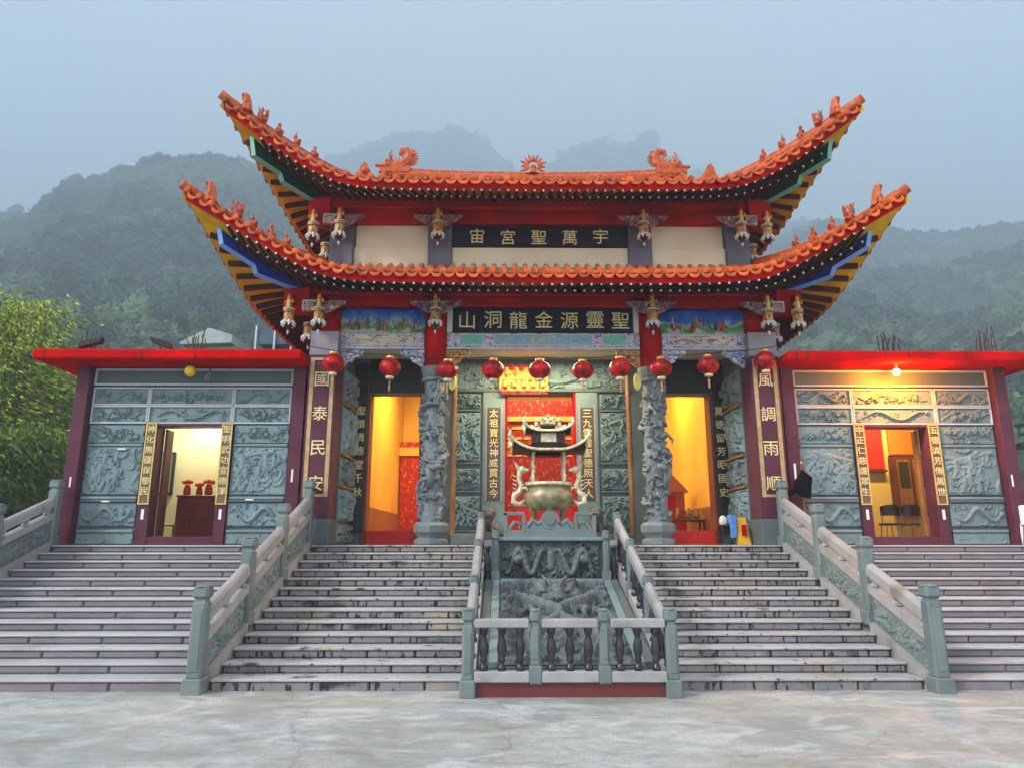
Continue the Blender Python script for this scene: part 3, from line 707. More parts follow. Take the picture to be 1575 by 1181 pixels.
def stair_balustrade(label, X, Ys, face, seed, group='carved stone stair balustrades', ztop=None):
    t = thing('balustrade', label, 'balustrade', (X, Ys[0], 0), 0, group)
    y0 = Ys[0]
    zs = [0.0 if i == 0 and Ys[0] < Y0S else min(HP, stair_z(y)) for i, y in enumerate(Ys)]
    for y, z in zip(Ys, zs): newel(t, 0, y - y0, z - 0.02, 1.40 if z > 0 else 1.45)
    for i in range(len(Ys) - 1):
        a, b = Ys[i] - y0 + 0.12, Ys[i + 1] - y0 - 0.12
        sl = RISE / TREADD
        if i == len(Ys) - 2 and Ys[-1] > YP + 0.5: pass
        za = stair_z(Ys[i] + 0.12); zb = min(HP + 0.06, stair_z(Ys[i + 1] - 0.12))
        sloped(t, 'stringer', M_RAIL, -0.12, 0.12, a, b, za - 0.55, zb - 0.55, 0.62)
        pw = b - a; ph = 0.46
        # carved infill panel, a sheared slab
        slabm = MB()
        v = [(x, y, z) for x in (-0.035, 0.035) for (y, z) in ((a - .01, za + .07), (b + .01, zb + .07), (b + .01, zb + .07 + ph), (a - .01, za + .07 + ph))]
        slabm.add(v, [(0, 1, 2, 3), (7, 6, 5, 4), (0, 4, 5, 1), (1, 5, 6, 2), (2, 6, 7, 3), (3, 7, 4, 0)])
        pan = slabm.build('panel', M_NEWEL, t)
        for sgn in (-1, 1):
            rp = relief_panel('carving', M_NEWEL, pan, (0, 0, 0), (0, 1, 0) if sgn > 0 else (0, -1, 0), ZU, pw - 0.1, ph - 0.08, seed + i * 7 + sgn, th=0.01, cell=0.028, amp=0.05, motif='flower')
            co = np.empty(len(rp.data.vertices) * 3); rp.data.vertices.foreach_get('co', co); co = co.reshape(-1, 3)
            if sgn < 0: co[:, 1] += pw - 0.1
            co[:, 2] += (zb - za) / pw * co[:, 1] + za + 0.11; co[:, 1] += a + 0.05; co[:, 0] += sgn * 0.037
            rp.data.vertices.foreach_set('co', co.ravel())
        sloped(t, 'lower_rail', M_RAIL, -0.085, 0.085, a, b, za + 0.53, zb + 0.53, 0.13)
        sloped(t, 'handrail', M_RAIL, -0.085, 0.085, a, b, za + 0.80, zb + 0.80, 0.12)
        for q in (0.06, 0.5, 0.94):
            yy = a + pw * q; zz = za + (zb - za) * q
            MB().lathe([(0.07, 0), (0.075, 0.03), (0.045, 0.07), (0.075, 0.11), (0.07, 0.16)], (0, yy, zz + 0.655), 8).build('strut', M_RAIL, t)
    return t
YS = [10.30, 12.0, 13.68, 15.36]
stair_balustrade('carved stone balustrade left of the middle stairs', -5.125, YS, 1, 300)
stair_balustrade('carved stone balustrade right of the middle stairs', 5.125, YS, -1, 340)
stair_balustrade('outer stone balustrade at the left edge of the stairs', -10.56, YS, 1, 380)
# ---- the carved ramp between the middle stairs, with its own railings
ramp = thing('carved_ramp', 'carved stone dragon ramp between the two middle stairs', 'ramp', (0, 10.2, 0))
RY = 10.2
MB().cbox(-1.42, 1.42, -0.16 - .02, 0.10, -0.02, 0.18, 0.008).build('plinth', M_MAROOND, ramp)
MB().box(-1.40, 1.40, 0.10, 5.1, -0.02, 0.19).build('bed', M_STONED, ramp)
# wedge under the slab
def ramp_z(y): return 0.27 + (y - 0.45) * (1.26 - 0.27) / (3.75 - 0.45)
v = [(x, y, z) for x in (-1.30, 1.30) for (y, z) in ((0.45, 0.05), (3.75, 0.05), (3.75, ramp_z(3.75) - .01), (0.45, ramp_z(0.45) - .01))]
MB().add(v, [(0, 1, 2, 3), (7, 6, 5, 4), (0, 4, 5, 1), (1, 5, 6, 2), (2, 6, 7, 3), (3, 7, 4, 0)]).build('ramp_body', M_STONED, ramp)
sl = Vector((0, 3.3, 0.99)).normalized()
# border strips
for s in (-1, 1):
    for q, m in ((1.20, M_STONED), (1.06, M_STONE)):
        sloped(ramp, 'border', m, s * q - 0.065, s * q + 0.065, 0.47, 3.74, ramp_z(0.47) - 0.01, ramp_z(3.74) - 0.01, 0.07)
sloped(ramp, 'border', M_STONE, -0.98, 0.98, 3.62, 3.74, ramp_z(3.62), ramp_z(3.74), 0.075)
# the dragon slab
slabw, slabl = 1.96, 3.28
xs, ys, H = relief(slabw, slabl, 77, cell=0.019, amp=0.16, n=190, unit=0.75)
X, Y = np.meshgrid(xs, ys)
def sym(pts): return [(slabw - x, y) for x, y in pts]
cxm = slabw / 2
t = np.linspace(0, 1, 40)
for sgn in (1, -1):
    px = cxm + sgn * (0.30 + 0.42 * np.sin(t * 8.0 + 0.5) * (0.5 + 0.5 * t)); py = 0.25 + 2.4 * t
    stroke_bump(X, Y, H, list(zip(px, py)), list(0.055 + 0.06 * np.sin(np.pi * t)), 0.21, scales=0.3)
    for k in (8, 16, 24, 32):
        stroke_bump(X, Y, H, [(px[k], py[k]), (px[k] + sgn * .16, py[k] + .10), (px[k] + sgn * .27, py[k] + .02)], [.05, .045, .03], 0.19)
# big head near the top: brow, muzzle, eyes, horns, mane
for pts, rad, am in (([(cxm - .05, 2.45), (cxm + .05, 2.45)], [.26, .26], .24), ([(cxm - .04, 2.24), (cxm + .04, 2.24)], [.17, .17], .30), ([(cxm - .17, 2.55), (cxm - .16, 2.56)], [.075, .075], .34),
                     ([(cxm + .17, 2.55), (cxm + .16, 2.56)], [.075, .075], .34), ([(cxm - .09, 2.20), (cxm - .08, 2.20)], [.045, .045], .34), ([(cxm + .09, 2.20), (cxm + .08, 2.20)], [.045, .045], .34),
                     ([(cxm - .2, 2.66), (cxm - .38, 2.85), (cxm - .55, 2.88)], [.07, .055, .03], .28), ([(cxm + .2, 2.66), (cxm + .38, 2.85), (cxm + .55, 2.88)], [.07, .055, .03], .28)):
    stroke_bump(X, Y, H, pts, rad, am)
for k in range(14):
    a = math.pi * (-0.15 + 1.3 * k / 13)
    stroke_bump(X, Y, H, [(cxm + .27 * math.cos(a), 2.47 + .2 * math.sin(a)), (cxm + .42 * math.cos(a), 2.47 + .33 * math.sin(a)), (cxm + .5 * math.cos(a + .25), 2.47 + .4 * math.sin(a + .25))], [.05, .045, .02], 0.20)
n = Vector((1, 0, 0)).cross(sl)
P = [[Vector((-slabw / 2 + X[j, i], 0.5, ramp_z(0.5) + 0.01)) + sl * Y[j, i] + n * H[j, i] for i in range(len(xs))] for j in range(len(ys))]
MB().grid(P).build('dragon_slab', M_RAMP, ramp)
# the dragon's head stands clear of the slab
dh = MB(); C0 = Vector((0, 0.5, ramp_z(0.5))) + sl * 2.35
def dp(x, y, z): return tuple(C0 + Vector((x * .68, 0, 0)) + sl * y * .75 + n * (z * .60 + .02))
dh.tube([dp(0, .25, .10), dp(0, .05, .26), dp(0, -.12, .30)], [0.132, 0.158, 0.132], 12); dh.tube([dp(0, -.10, .28), dp(0, -.30, .24), dp(0, -.40, .25)], [0.112, 0.086, 0.079], 10); dh.tube([dp(0, -.10, .14), dp(0, -.32, .08)], [0.079, 0.059], 10)
for s in (-1, 1):
    dh.tube([dp(s * .10, .02, .42), dp(s * .16, .16, .56), dp(s * .28, .22, .62), dp(s * .34, .36, .66)], [0.040, 0.033, 0.026, 0.010], 7); dh.tube([dp(s * .14, -.12, .42), dp(s * .16, -.15, .44)], [0.050, 0.040], 8)
    dh.tube([dp(s * .08, -.36, .32), dp(s * .09, -.42, .33)], [0.033, 0.023], 7); dh.tube([dp(s * .12, -.34, .22), dp(s * .34, -.40, .26), dp(s * .50, -.28, .30), dp(s * .62, -.34, .24)], [0.020, 0.017, 0.013, 0.005], 6)
    for k in range(7):
        a = .35 + k * .28; dh.tube([dp(s * .18 * math.cos(a * .5), .02 + .03 * k, .30), dp(s * (.36 + .03 * k), .02 + .10 * k, .34), dp(s * (.50 + .03 * k), .10 + .11 * k, .28)], [0.040, 0.033, 0.008], 6)
    for k in range(4): dh.tube([dp(s * .06 + s * .03 * k, -.33 + .05 * k, .16), dp(s * .06 + s * .03 * k, -.34 + .05 * k, .08)], [0.012, 0.003], 5)
    dh.tube([dp(s * .55, -.55, .08), dp(s * .70, -.80, .22), dp(s * .60, -1.05, .25), dp(s * .66, -1.15, .2)], [0.059, 0.059, 0.046, 0.026], 8)
    for f in (-1, 0, 1): dh.tube([dp(s * .62, -1.08, .24), dp(s * (.62 + .10 * f), -1.24, .16)], [0.023, 0.007], 5)
dh.build('dragon_head', M_RAMP, ramp, True)
# upright dragon panel at the head of the ramp
MB().cbox(-1.03, 1.03, 3.92, 5.0, 0.1, 2.04, 0.01).build('head_wall', M_STONED, ramp)
pw, ph = 1.92, 0.72
xs, ys, H = relief(pw, ph, 91, cell=0.014, amp=0.11, n=120, unit=0.5)
X, Y = np.meshgrid(xs, ys)
for sgn in (1, -1):
    px = pw / 2 + sgn * (0.12 + 0.75 * t); py = 0.36 + 0.22 * np.sin(t * 10 + 1.2)
    stroke_bump(X, Y, H, list(zip(px, py)), list(0.035 + 0.045 * np.sin(np.pi * t)), 0.15, scales=0.3)
    stroke_bump(X, Y, H, [(pw / 2 + sgn * .62, .42), (pw / 2 + sgn * .66, .40)], [.13, .11], .19)
    for k in (6, 14, 22, 31):
        stroke_bump(X, Y, H, [(px[k], py[k]), (px[k] + .06, py[k] + .12), (px[k] + .13, py[k] + .10)], [.035, .03, .02], 0.09)
stroke_bump(X, Y, H, [(pw / 2, .25), (pw / 2, .5)], [.07, .10], .09)
hp = MB().grid([[(-pw / 2 + X[j, i], 3.915 - H[j, i], 1.285 + Y[j, i]) for i in range(len(xs))] for j in range(len(ys))]).build('dragon_panel', M_RAMP, ramp)
MB().cbox(-1.10, 1.10, 3.80, 5.05, 2.035, 2.115, 0.012).build('coping', M_STONE, ramp)
# fretwork parapet on top
par = MB()
for (x0, x1, z0, z1) in ((-.92, .92, 2.113, 2.20), (-.92, -.84, 2.2, 2.58), (.84, .92, 2.2, 2.58), (-.92, -.50, 2.53, 2.60), (.50, .92, 2.53, 2.60), (-.55, -.48, 2.2, 2.53), (.48, .55, 2.2, 2.53), (-.84, -.55, 2.2, 2.24), (.55, .84, 2.2, 2.24), (-.48, .48, 2.2, 2.26)):
    par.cbox(x0, x1, 3.98, 4.10, z0, z1, 0.006)
for s in (-1, 1):
    par.tube([(s * .82, 4.04, 2.25), (s * .70, 4.04, 2.40), (s * .58, 4.04, 2.36), (s * .60, 4.04, 2.27)], [.05, .045, .04, .03], 8)
    par.tube([(s * .46, 4.04, 2.30), (s * .34, 4.04, 2.44), (s * .24, 4.04, 2.36), (s * .15, 4.04, 2.42)], [.055, .05, .05, .05], 8)
par.build('fret_parapet', M_NEWEL, ramp)
MB().tube([(0, 3.97, 2.44), (0, 4.11, 2.44)], 0.185, 18).tube([(0, 3.945, 2.44), (0, 3.98, 2.44)], 0.10, 14).build('medallion', M_NEWEL, ramp)
# railing: front
def black_baluster_mesh():
    pr = [(.045, 0), (.06, .02), (.06, .06), (.035, .09), (.035, .12), (.055, .14), (.04, .17), (.062, .26), (.066, .33), (.045, .42), (.032, .47), (.05, .49), (.05, .52), (.06, .54), (.06, .58)]
    return MB().lathe(pr, (0, 0, 0), 12).mesh('baluster', M_BLACKSTONE, True)
BAL = black_baluster_mesh()
fr = thing('ramp_railing', 'stone railing with black balusters across the foot of the carved ramp', 'railing', (0, 10.04, 0), 0, 'railings with black balusters round the ramp')
px4 = (-1.385, -0.475, 0.455, 1.365)
for i, x in enumerate(px4):
    big = i in (0, 3)
    newel(fr, x, 0, 0.0 if big else 0.18, 1.14 if big else 0.95, 0.19 if big else 0.155)
for i in range(3):
    a, b = px4[i] + 0.085, px4[i + 1] - 0.085
    MB().cbox(a, b, -0.085, 0.085, 0.185, 0.325, 0.012).build('kerb', M_RAIL, fr)
    MB().cbox(a, b, -0.085, 0.085, 0.875, 0.99, 0.015).build('handrail', M_RAIL, fr)
    for k in range(3):
        link('baluster', BAL, fr, (a + (b - a) * (0.17 + 0.33 * k), 0, 0.318), None, (1, 1, 0.97))
for s, lb in ((-1, 'sloping railing with black balusters on the left flank of the carved ramp'), (1, 'sloping railing with black balusters on the right flank of the carved ramp')):
    X0 = 1.375 * s
    t_ = thing('ramp_railing', lb, 'railing', (X0, 11.0, 0), 0, 'railings with black balusters round the ramp')
    yy = [11.55, 13.05, 14.45]
    for y in yy: newel(t_, 0, y - 11.0, stair_z(y) - 0.02, 0.98, 0.16)
    seq = [10.14] + yy
    for i in range(3):
        a, b = seq[i] + (0.0 if i == 0 else 0.08), seq[i + 1] - 0.08
        za, zb = stair_z(a), stair_z(b)
        sloped(t_, 'stringer', M_RAIL, -0.075, 0.075, a - 11, b - 11, za - 0.4, zb - 0.4, 0.5)
        sloped(t_, 'handrail', M_RAIL, -0.07, 0.07, a - 11, b - 11, za + 0.70, zb + 0.70, 0.11)
        for k in range(3):
            q = (k + 0.5) / 3; y = a + (b - a) * q
            link('baluster', BAL, t_, (0, y - 11, stair_z(y) + 0.08), None, (1, 1, 1.08))
    # short return to the head wall
    newel(t_, -s * 0.30, 3.0, 1.26, 0.98, 0.15)
    MB().cbox(min(-s * .23, -s * .08), max(-s * .23, -s * .08), 2.95, 3.05, 1.95, 2.05, 0.01).build('return_rail', M_RAIL, t_)
    link('baluster', BAL, t_, (-s * 0.15, 3.0, 1.30), None, (.8, .8, 1.1))
# ================================================================== TEMPLE
temple = thing('temple', 'two-tiered temple with upturned orange tiled roofs and carved dragon columns', 'temple', (0, 15.6, 0))
TY = 15.6                                   # parts are written in world coordinates, shifted by the temple's base
def tp(name, mb, m, parent=None, smooth=False):
    o = mb.build(name, m, parent or temple, smooth)
    if parent is None: o.location = (0, -TY, 0)
    return o
def tl(name, me, loc, rot=None, scale=None, parent=None):
    p = parent or temple
    l = loc if parent is not None else (loc[0], loc[1] - TY, loc[2])
    return link(name, me, p, l, rot, scale)
YC = 20.8
CAP = MB().tube([(0, -0.02, 0), (0, 0.10, 0.0)], 0.070, 12).tube([(0, -0.032, 0), (0, -0.015, 0)], 0.045, 10).mesh('cap_tile', M_TILE)
def drip_mesh():
    a = [(0.112 * math.cos(R(t)), -0.115 * math.sin(R(t)) ** 0.8 if 0 < t < 180 else 0.0) for t in range(0, 181, 20)]
    up = [(-0.112, 0.02), (-0.07, -0.02), (0.0, -0.035), (0.07, -0.02), (0.112, 0.02)]
    return MB().prism(a + up, (0, 0, 0), XU, ZU, 0.03).mesh('drip_tile', M_TILE)
DRIP = drip_mesh()
class Roof:
    """one tier: eave curves, hip lines, soffit"""
    def __init__(s, **k): s.__dict__.update(k)
    def rise(s, x):
        a = abs(x) - s.fa; return s.fk * (a + math.sqrt(a * a + 0.3)) + s.fq * max(a, 0) ** 2
    def front(s, x):
        q = max(0, (abs(x) - 3) / (s.XT - 3)); return (x, s.Y0 - s.push * q * q, s.z0 + s.rise(x))
    def tip(s): return s.front(s.XT)
    def side(s, y, sg=1):
        t = s.tip(); yy = y if y <= YC else 2 * YC - y
        f = lambda d: s.sk * ((s.sa - d) + math.sqrt((s.sa - d) ** 2 + 0.55))
        w = f(max(0, yy - t[1])) / f(0); w0 = f(YC - t[1]) / f(0); w = (w - w0) / (1 - w0)
        return (sg * (s.xs + (s.XT - s.xs) * w), y, s.z0 + (t[2] - s.z0) * w)
    def hip(s, q):
        """q 0 at the top, 1 at the tip"""
        t = s.tip(); a = s.hip0
        return (a[0] + (t[0] - a[0]) * q, a[1] + (t[1] - a[1]) * q, a[2] + (t[2] - a[2]) * q - s.hsag * 4 * q * (1 - q))
    def row(s, x, n=7):
        """one line of the front slope at constant x, eave to top"""
        e = s.front(x); ax = abs(x)
        if ax <= s.hip0[0]: top = (x, s.top[0], s.top[1] + s.topcurve * (x / s.hip0[0]) ** 2); sag = s.sag
        else:
            h = s.hip((ax - s.hip0[0]) / (s.XT - s.hip0[0])); top = (x, h[1], h[2]); sag = s.sag * max(0, (h[1] - e[1]) / (s.top[0] - s.Y0)) ** 1.5
        return [(x, e[1] + (top[1] - e[1]) * i / (n - 1), e[2] + (top[2] - e[2]) * i / (n - 1) - sag * 4 * (i / (n - 1)) * (1 - i / (n - 1))) for i in range(n)]
    def srow(s, y, sg, n=5):
        e = s.side(y, sg); yy = y if y <= YC else 2 * YC - y; h0 = s.hip0; t = s.tip()
        if yy >= h0[1]: top = (sg * h0[0], y, h0[2])
        else:
            h = s.hip((yy - h0[1]) / (t[1] - h0[1])); top = (sg * h[0], y, h[2])
        return [tuple(e[k] + (top[k] - e[k]) * i / (n - 1) for k in range(3)) for i in range(n)]
lower = Roof(Y0=14.1, z0=7.59, fa=4.75, fk=0.292, fq=0.0, push=0.25, XT=7.85, xs=7.05, sk=0.41, sa=2.3, hip0=(5.45, 16.75, 8.80), hsag=0.25, top=(16.75, 8.80), topcurve=0.0, sag=0.10)
upper = Roof(Y0=15.1, z0=10.31, fa=4.75, fk=0.265, fq=0.05, push=0.25, XT=7.68, xs=6.6, sk=0.36, sa=2.8, hip0=(4.75, 18.0, 11.62), hsag=0.25, top=(YC, 13.42), topcurve=0.10, sag=0.35)

def build_roof(rf, nm, wall_y, wall_z, wall_x, mb_board, mb_edge, board_poly, ntile, orn):
    T = rf.tip()
    back = lambda p: (p[0], 2 * YC - p[1], p[2])
    # tiled surface
    deck = MB()
    xs_ = sorted(set(list(np.linspace(-rf.XT, rf.XT, 61)) + [-rf.hip0[0], rf.hip0[0]]))
    rows = [rf.row(x) for x in xs_]
    deck.grid(rows[::-1]); deck.grid([[back(p) for p in r] for r in rows])
    ysd = list(np.linspace(T[1], 2 * YC - T[1], 41))
    for sg in (-1, 1):
        g = [rf.srow(y, sg) for y in ysd]; deck.grid(g if sg < 0 else g[::-1])
    # underside of the tile bed along the eaves
    roof = tp(nm, deck, M_TILE, smooth=True)
    # barrel tile rows
    bar = MB(); dx = 2 * (rf.XT - 0.12) / (ntile - 1); tx = [-(rf.XT - 0.12) + dx * i for i in range(ntile)]
    for x in tx:
        r = [(p[0], p[1], p[2] + 0.045) for p in rf.row(x, 6)]
        if (r[-1][1] - r[0][1]) > 0.05: bar.tube(r, 0.07, 7)
        if abs(x) < rf.hip0[0]: bar.tube([back(p) for p in r], 0.07, 5)
    ny = int((2 * YC - 2 * T[1]) / 0.29)
    sy = [T[1] + 0.2 + (2 * YC - 2 * T[1] - 0.4) * i / (ny - 1) for i in range(ny)]
    for sg in (-1, 1):
        for y in sy:
            r = [(p[0], p[1], p[2] + 0.045) for p in rf.srow(y, sg, 4)]; bar.tube(r, 0.07, 6)
            e = rf.side(y, sg)
            bar.tube([(e[0] + sg * .03, e[1], e[2] + .045), (e[0] - sg * .08, e[1], e[2] + .045)], 0.078, 10)
            bar.prism([(0.118 * math.cos(R(t)), -0.135 * math.sin(R(t))) for t in range(0, 181, 30)], (e[0] + sg * .01, e[1] + 0.145, e[2]), YU, ZU, 0.03)
    o = tp('barrel_tiles', bar, M_TILE, roof); tag(o, kind='stuff')
    # front tile ends, one by one
    for i, x in enumerate(tx):
        e = rf.front(x); d = (rf.front(x + .05)[2] - rf.front(x - .05)[2]) / .1
        tl('cap_tile', CAP, (e[0], e[1] - 0.01, e[2] + 0.045), None, None, roof)
        if i < ntile - 1:
            e = rf.front(x + dx / 2); d = (rf.front(x + dx / 2 + .05)[2] - rf.front(x + dx / 2 - .05)[2]) / .1
            tl('drip_tile', DRIP, (e[0], e[1] - 0.012, e[2] - 0.005), (R(-8), -math.atan(d), 0), (dx / 0.262, 1, 1), roof)
    # fascia under the tiles
    fas = MB()
    fx = list(np.linspace(-rf.XT + .02, rf.XT - .02, 90)); H0, H1 = -0.02, -0.20
    fas.grid([[(x, rf.front(x)[1] + 0.06, rf.front(x)[2] + h) for h in (H0, H1)] for x in fx])
    fas.grid([[(x, rf.front(x)[1] + q, rf.front(x)[2] + H1) for q in (0.06, 0.11)] for x in fx])
    tp('fascia', fas, M_RED, roof)
    sfas = MB()
    for sg in (-1, 1):
        g = [[(rf.side(y, sg)[0] - sg * 0.05, y, rf.side(y, sg)[2] + h) for h in (H0, -0.14)] for y in ysd]; sfas.grid(g)
    tp('side_fascia', sfas, M_SOFFIT, roof)
    # soffit
    wc = (wall_x, wall_y, wall_z)
    def shp(q): return (wc[0] + (T[0] - wc[0]) * q, wc[1] + (T[1] - wc[1]) * q, wc[2] + (T[2] - 0.22 - wc[2]) * q - 0.18 * 4 * q * (1 - q))
    def sfr(x, n=5):
        e = rf.front(x); a = (x, e[1] + 0.08, e[2] - 0.19); ax = abs(x)
        if ax <= wc[0]: b = (x, wc[1], wc[2])
        else: h = shp((ax - wc[0]) / (T[0] - wc[0])); b = (x, h[1], h[2])
        return [tuple(a[k] + (b[k] - a[k]) * i / (n - 1) for k in range(3)) for i in range(n)]
    def ssd(y, sg, n=5):
        e = rf.side(y, sg); a = (e[0] - sg * 0.06, y, e[2] - 0.13); yy = y if y <= YC else 2 * YC - y
        if yy >= wc[1]: b = (sg * wc[0], y, wc[2])
        else: h = shp((yy - wc[1]) / (T[1] - wc[1])); b = (sg * h[0], y, h[2])
        return [tuple(a[k] + (b[k] - a[k]) * i / (n - 1) for k in range(3)) for i in range(n)]
    sof = MB(); sx = sorted(set(list(np.linspace(-rf.XT + .03, rf.XT - .03, 71)) + [-wc[0], wc[0]]))
    sof.grid([sfr(x) for x in sx]); sof.grid([[back(p) for p in sfr(x)] for x in sx[::-1]])
    for sg in (-1, 1):
        g = [ssd(y, sg) for y in ysd]; sof.grid(g[::-1] if sg < 0 else g)
    soff = tp('soffit', sof, M_SOFFIT)
    # front rafters: two layers with pale ends
    raf = MB(); dots = MB(); n2 = int(2 * (rf.XT - 1.0) / 0.205)
    for i in range(n2):
        x = -(rf.XT - 1.0) + 2 * (rf.XT - 1.0) * i / (n2 - 1)
        r = sfr(x, 5); L = r[-1][1] - r[0][1]
        if L < 0.3: continue
        p0 = Vector(r[0]); p1 = Vector(r[-1]); d = (p1 - p0).normalized()
        a = p0 + Vector((0, -0.02, -0.035)); raf.tube([a, p1 + Vector((0, 0, -.04))], 0.042, 8)
        dots.tube([a - d * 0.004, a - d * 0.014], 0.024, 8)
        x2 = x + 0.10
        if L > 0.55:
            a = p0 + d * min(0.42, L * .4) + Vector((0.10, 0, -0.155)); raf.tube([a, p1 + Vector((.10, 0, -.13))], 0.045, 8)
            dots.tube([a - d * 0.004, a - d * 0.014], 0.024, 8)
    tag(tp('rafters', raf, M_RAFTER, soff), kind='stuff'); tag(tp('rafter_ends', dots, M_DOT, soff), kind='stuff')
    # side rafters, broad bars one by one
    y = T[1] + 0.75
    while y < 2 * YC - T[1] - 0.6:
        for sg in (-1, 1):
            r = ssd(y, sg, 4); k = 1.0
            if abs(r[0][0] - r[-1][0]) > 0.12:
                pts = [(p[0], p[1], p[2] - 0.03) for p in r]
                pts[0] = (pts[0][0] - sg * 0.10, pts[0][1], pts[0][2])
                mb = MB().tube(pts, 0.085, 4, flat=0.9); tp('rafter', mb, M_RAFTER, soff)
        y += 0.30
    # corner boards along the diagonal
    for sg in (-1, 1):
        dv = Vector((sg * (T[0] - wc[0]), T[1] - wc[1], 0)); ln = dv.length; du = dv.normalized()
        o0 = Vector((sg * wc[0], wc[1], 0))
        poly = [(q * ln, z) for q, z in board_poly]
        top = [(q * ln, shp(q)[2] - 0.005) for q in (0.0, 0.25, 0.5, board_poly[0][0])]
        full = [poly[0]] + poly[1:] + [(0.0, poly[-1][1] - 0.03)] + top
        b = MB().prism(full, o0, du, ZU, 0.14)
        bo = tp('corner_board', b, mb_board)
        ed = MB(); nrm = du.cross(Vector(ZU)).normalized()
        for a, c in zip(full[:len(poly)], full[1:len(poly) + 1]):
            A = o0 + du * a[0] + Vector((0, 0, a[1])); C = o0 + du * c[0] + Vector((0, 0, c[1]))
            ed.tube([A, C], 0.055, 4, flat=1.9, up=(C - A).cross(nrm))
        tp('edge_trim', ed, mb_edge, bo)
    # hip ridges with curled ends
    for sg in (-1, 1):
        for bk in (False, True):
            f = back if bk else (lambda p: p)
            pts = [rf.hip(q) for q in np.linspace(0.0, 1.0, 16)]
            pts = [f((sg * p[0], p[1], p[2] + 0.10)) for p in pts]
            mb = MB().tube(pts, [0.10] * 13 + [0.11, 0.12, 0.125], 8, flat=0.8)
            mb.tube([(p[0], p[1], p[2] + .11) for p in pts[:-1]], 0.05, 6)
            h = tp('hip_ridge', mb, M_TILE2, None, True)
            if bk: continue
            for kind, q, size in orn:
                p = rf.hip(q); tl('ridge_figure', FIGS[kind], (sg * p[0], p[1], p[2] + 0.19), (0, 0, R(40) if sg > 0 else R(140)), size, h)
    return roof, soff
# ---- ridge ornaments
def fig_curl():
    mb = MB(); pts = [(-.05, 0, -.06), (0.0, 0, 0.10), (-.02, 0, .26), (0.02, 0, .42), (.10, 0, .52), (.19, 0, .53), (.22, 0, .46)]
    mb.tube([(p[0] - .05, p[1], p[2]) for p in pts], [.17, .15, .115, .09, .085, .085, .06], 8, flat=0.55)
    mb.ball((.16, 0, .46), .075, 8, 6, (1, .7, 1))
    mb.prism([(-.26, -.08), (.16, -.08), (.06, .12), (-.12, .22), (-.2, .12)], (0, 0, 0), XU, ZU, 0.10)
    return mb.mesh('curl', M_TILE2, False)
def fig_beast():
    mb = MB().tube([(-.14, 0, .0), (-.1, 0, .14), (.03, 0, .2), (.1, 0, .32)], [.09, .10, .085, .05], 8)
    mb.ball((.13, 0, .35), .075, 8, 6).tube([(.15, 0, .34), (.24, 0, .32)], [.05, .035], 6)
    for s in (-1, 1):
        mb.tube([(.1, s * .04, .40), (.06, s * .09, .52)], [.03, .012], 5).tube([(.05, s * .05, .16), (.08, s * .06, -.04)], [.035, .03], 5)
        mb.prism([(-.16, .1), (.02, .16), (-.12, .44), (-.2, .36)], (0, s * .09, 0), XU, ZU, 0.025)
    mb.tube([(-.14, 0, .05), (-.24, 0, .18), (-.18, 0, .34)], [.04, .035, .02], 6)
    return mb.mesh('beast', M_TILE2, False)
def fig_bird():
    mb = MB().tube([(-.13, 0, .16), (-.03, 0, .10), (.05, 0, .14), (.07, 0, .26)], [.02, .075, .075, .035], 8)
    mb.ball((.085, 0, .30), .05, 8, 5).tube([(.1, 0, .30), (.17, 0, .285)], [.022, .008], 5).tube([(.07, 0, .34), (.03, 0, .41)], [.02, .008], 5)
    for s in (-1, 1): mb.tube([(0, s * .03, .08), (0, s * .03, -.05)], .018, 5)
    mb.box(-.06, .06, -.05, .05, -.08, -.03)
    return mb.mesh('bird', M_TILE2, False)
def fig_rider():
    mb = MB().tube([(-.13, 0, .04), (0, 0, .09), (.12, 0, .08)], [.07, .075, .06], 7).tube([(0, 0, .1), (-.01, 0, .26)], [.055, .045], 7).ball((0, 0, .32), .05, 8, 5)
    mb.tube([(0, .05, .22), (.08, .06, .16)], [.025, .02], 5).tube([(0, -.05, .22), (.08, -.06, .16)], [.025, .02], 5).ball((.15, 0, .12), .05, 7, 5)
    for sx in (-.08, .08): mb.tube([(sx, .03, .06), (sx, .03, -.06)], .025, 5).tube([(sx, -.03, .06), (sx, -.03, -.06)], .025, 5)
    return mb.mesh('rider', M_TILE2, False)
FIGS = {'curl': fig_curl(), 'beast': fig_beast(), 'bird': fig_bird(), 'rider': fig_rider()}
ORN_L = (('curl', 0.83, .9), ('beast', 0.66, 0.92), ('bird', 0.54, 1.05), ('rider', 0.42, 1.0), ('bird', 0.30, 0.95))
ORN_U = (('curl', 0.85, .92), ('beast', 0.75, 0.85), ('rider', 0.64, 0.95), ('bird', 0.52, 1.1), ('rider', 0.40, 0.9))
lo_roof, lo_soff = build_roof(lower, 'lower_roof', 15.95, 7.98, 5.5, M_BLUE, M_BLUEL, [(.735, 8.84), (.70, 8.38), (.468, 8.10), (.442, 7.91), (.22, 7.82)], 60, ORN_L)
up_roof, up_soff = build_roof(upper, 'upper_roof', 16.95, 10.86, 5.5, M_GREEN, M_GREENL, [(.73, 11.69), (.695, 11.13), (.466, 10.94), (.44, 10.74), (.20, 10.57)], 53, ORN_U)
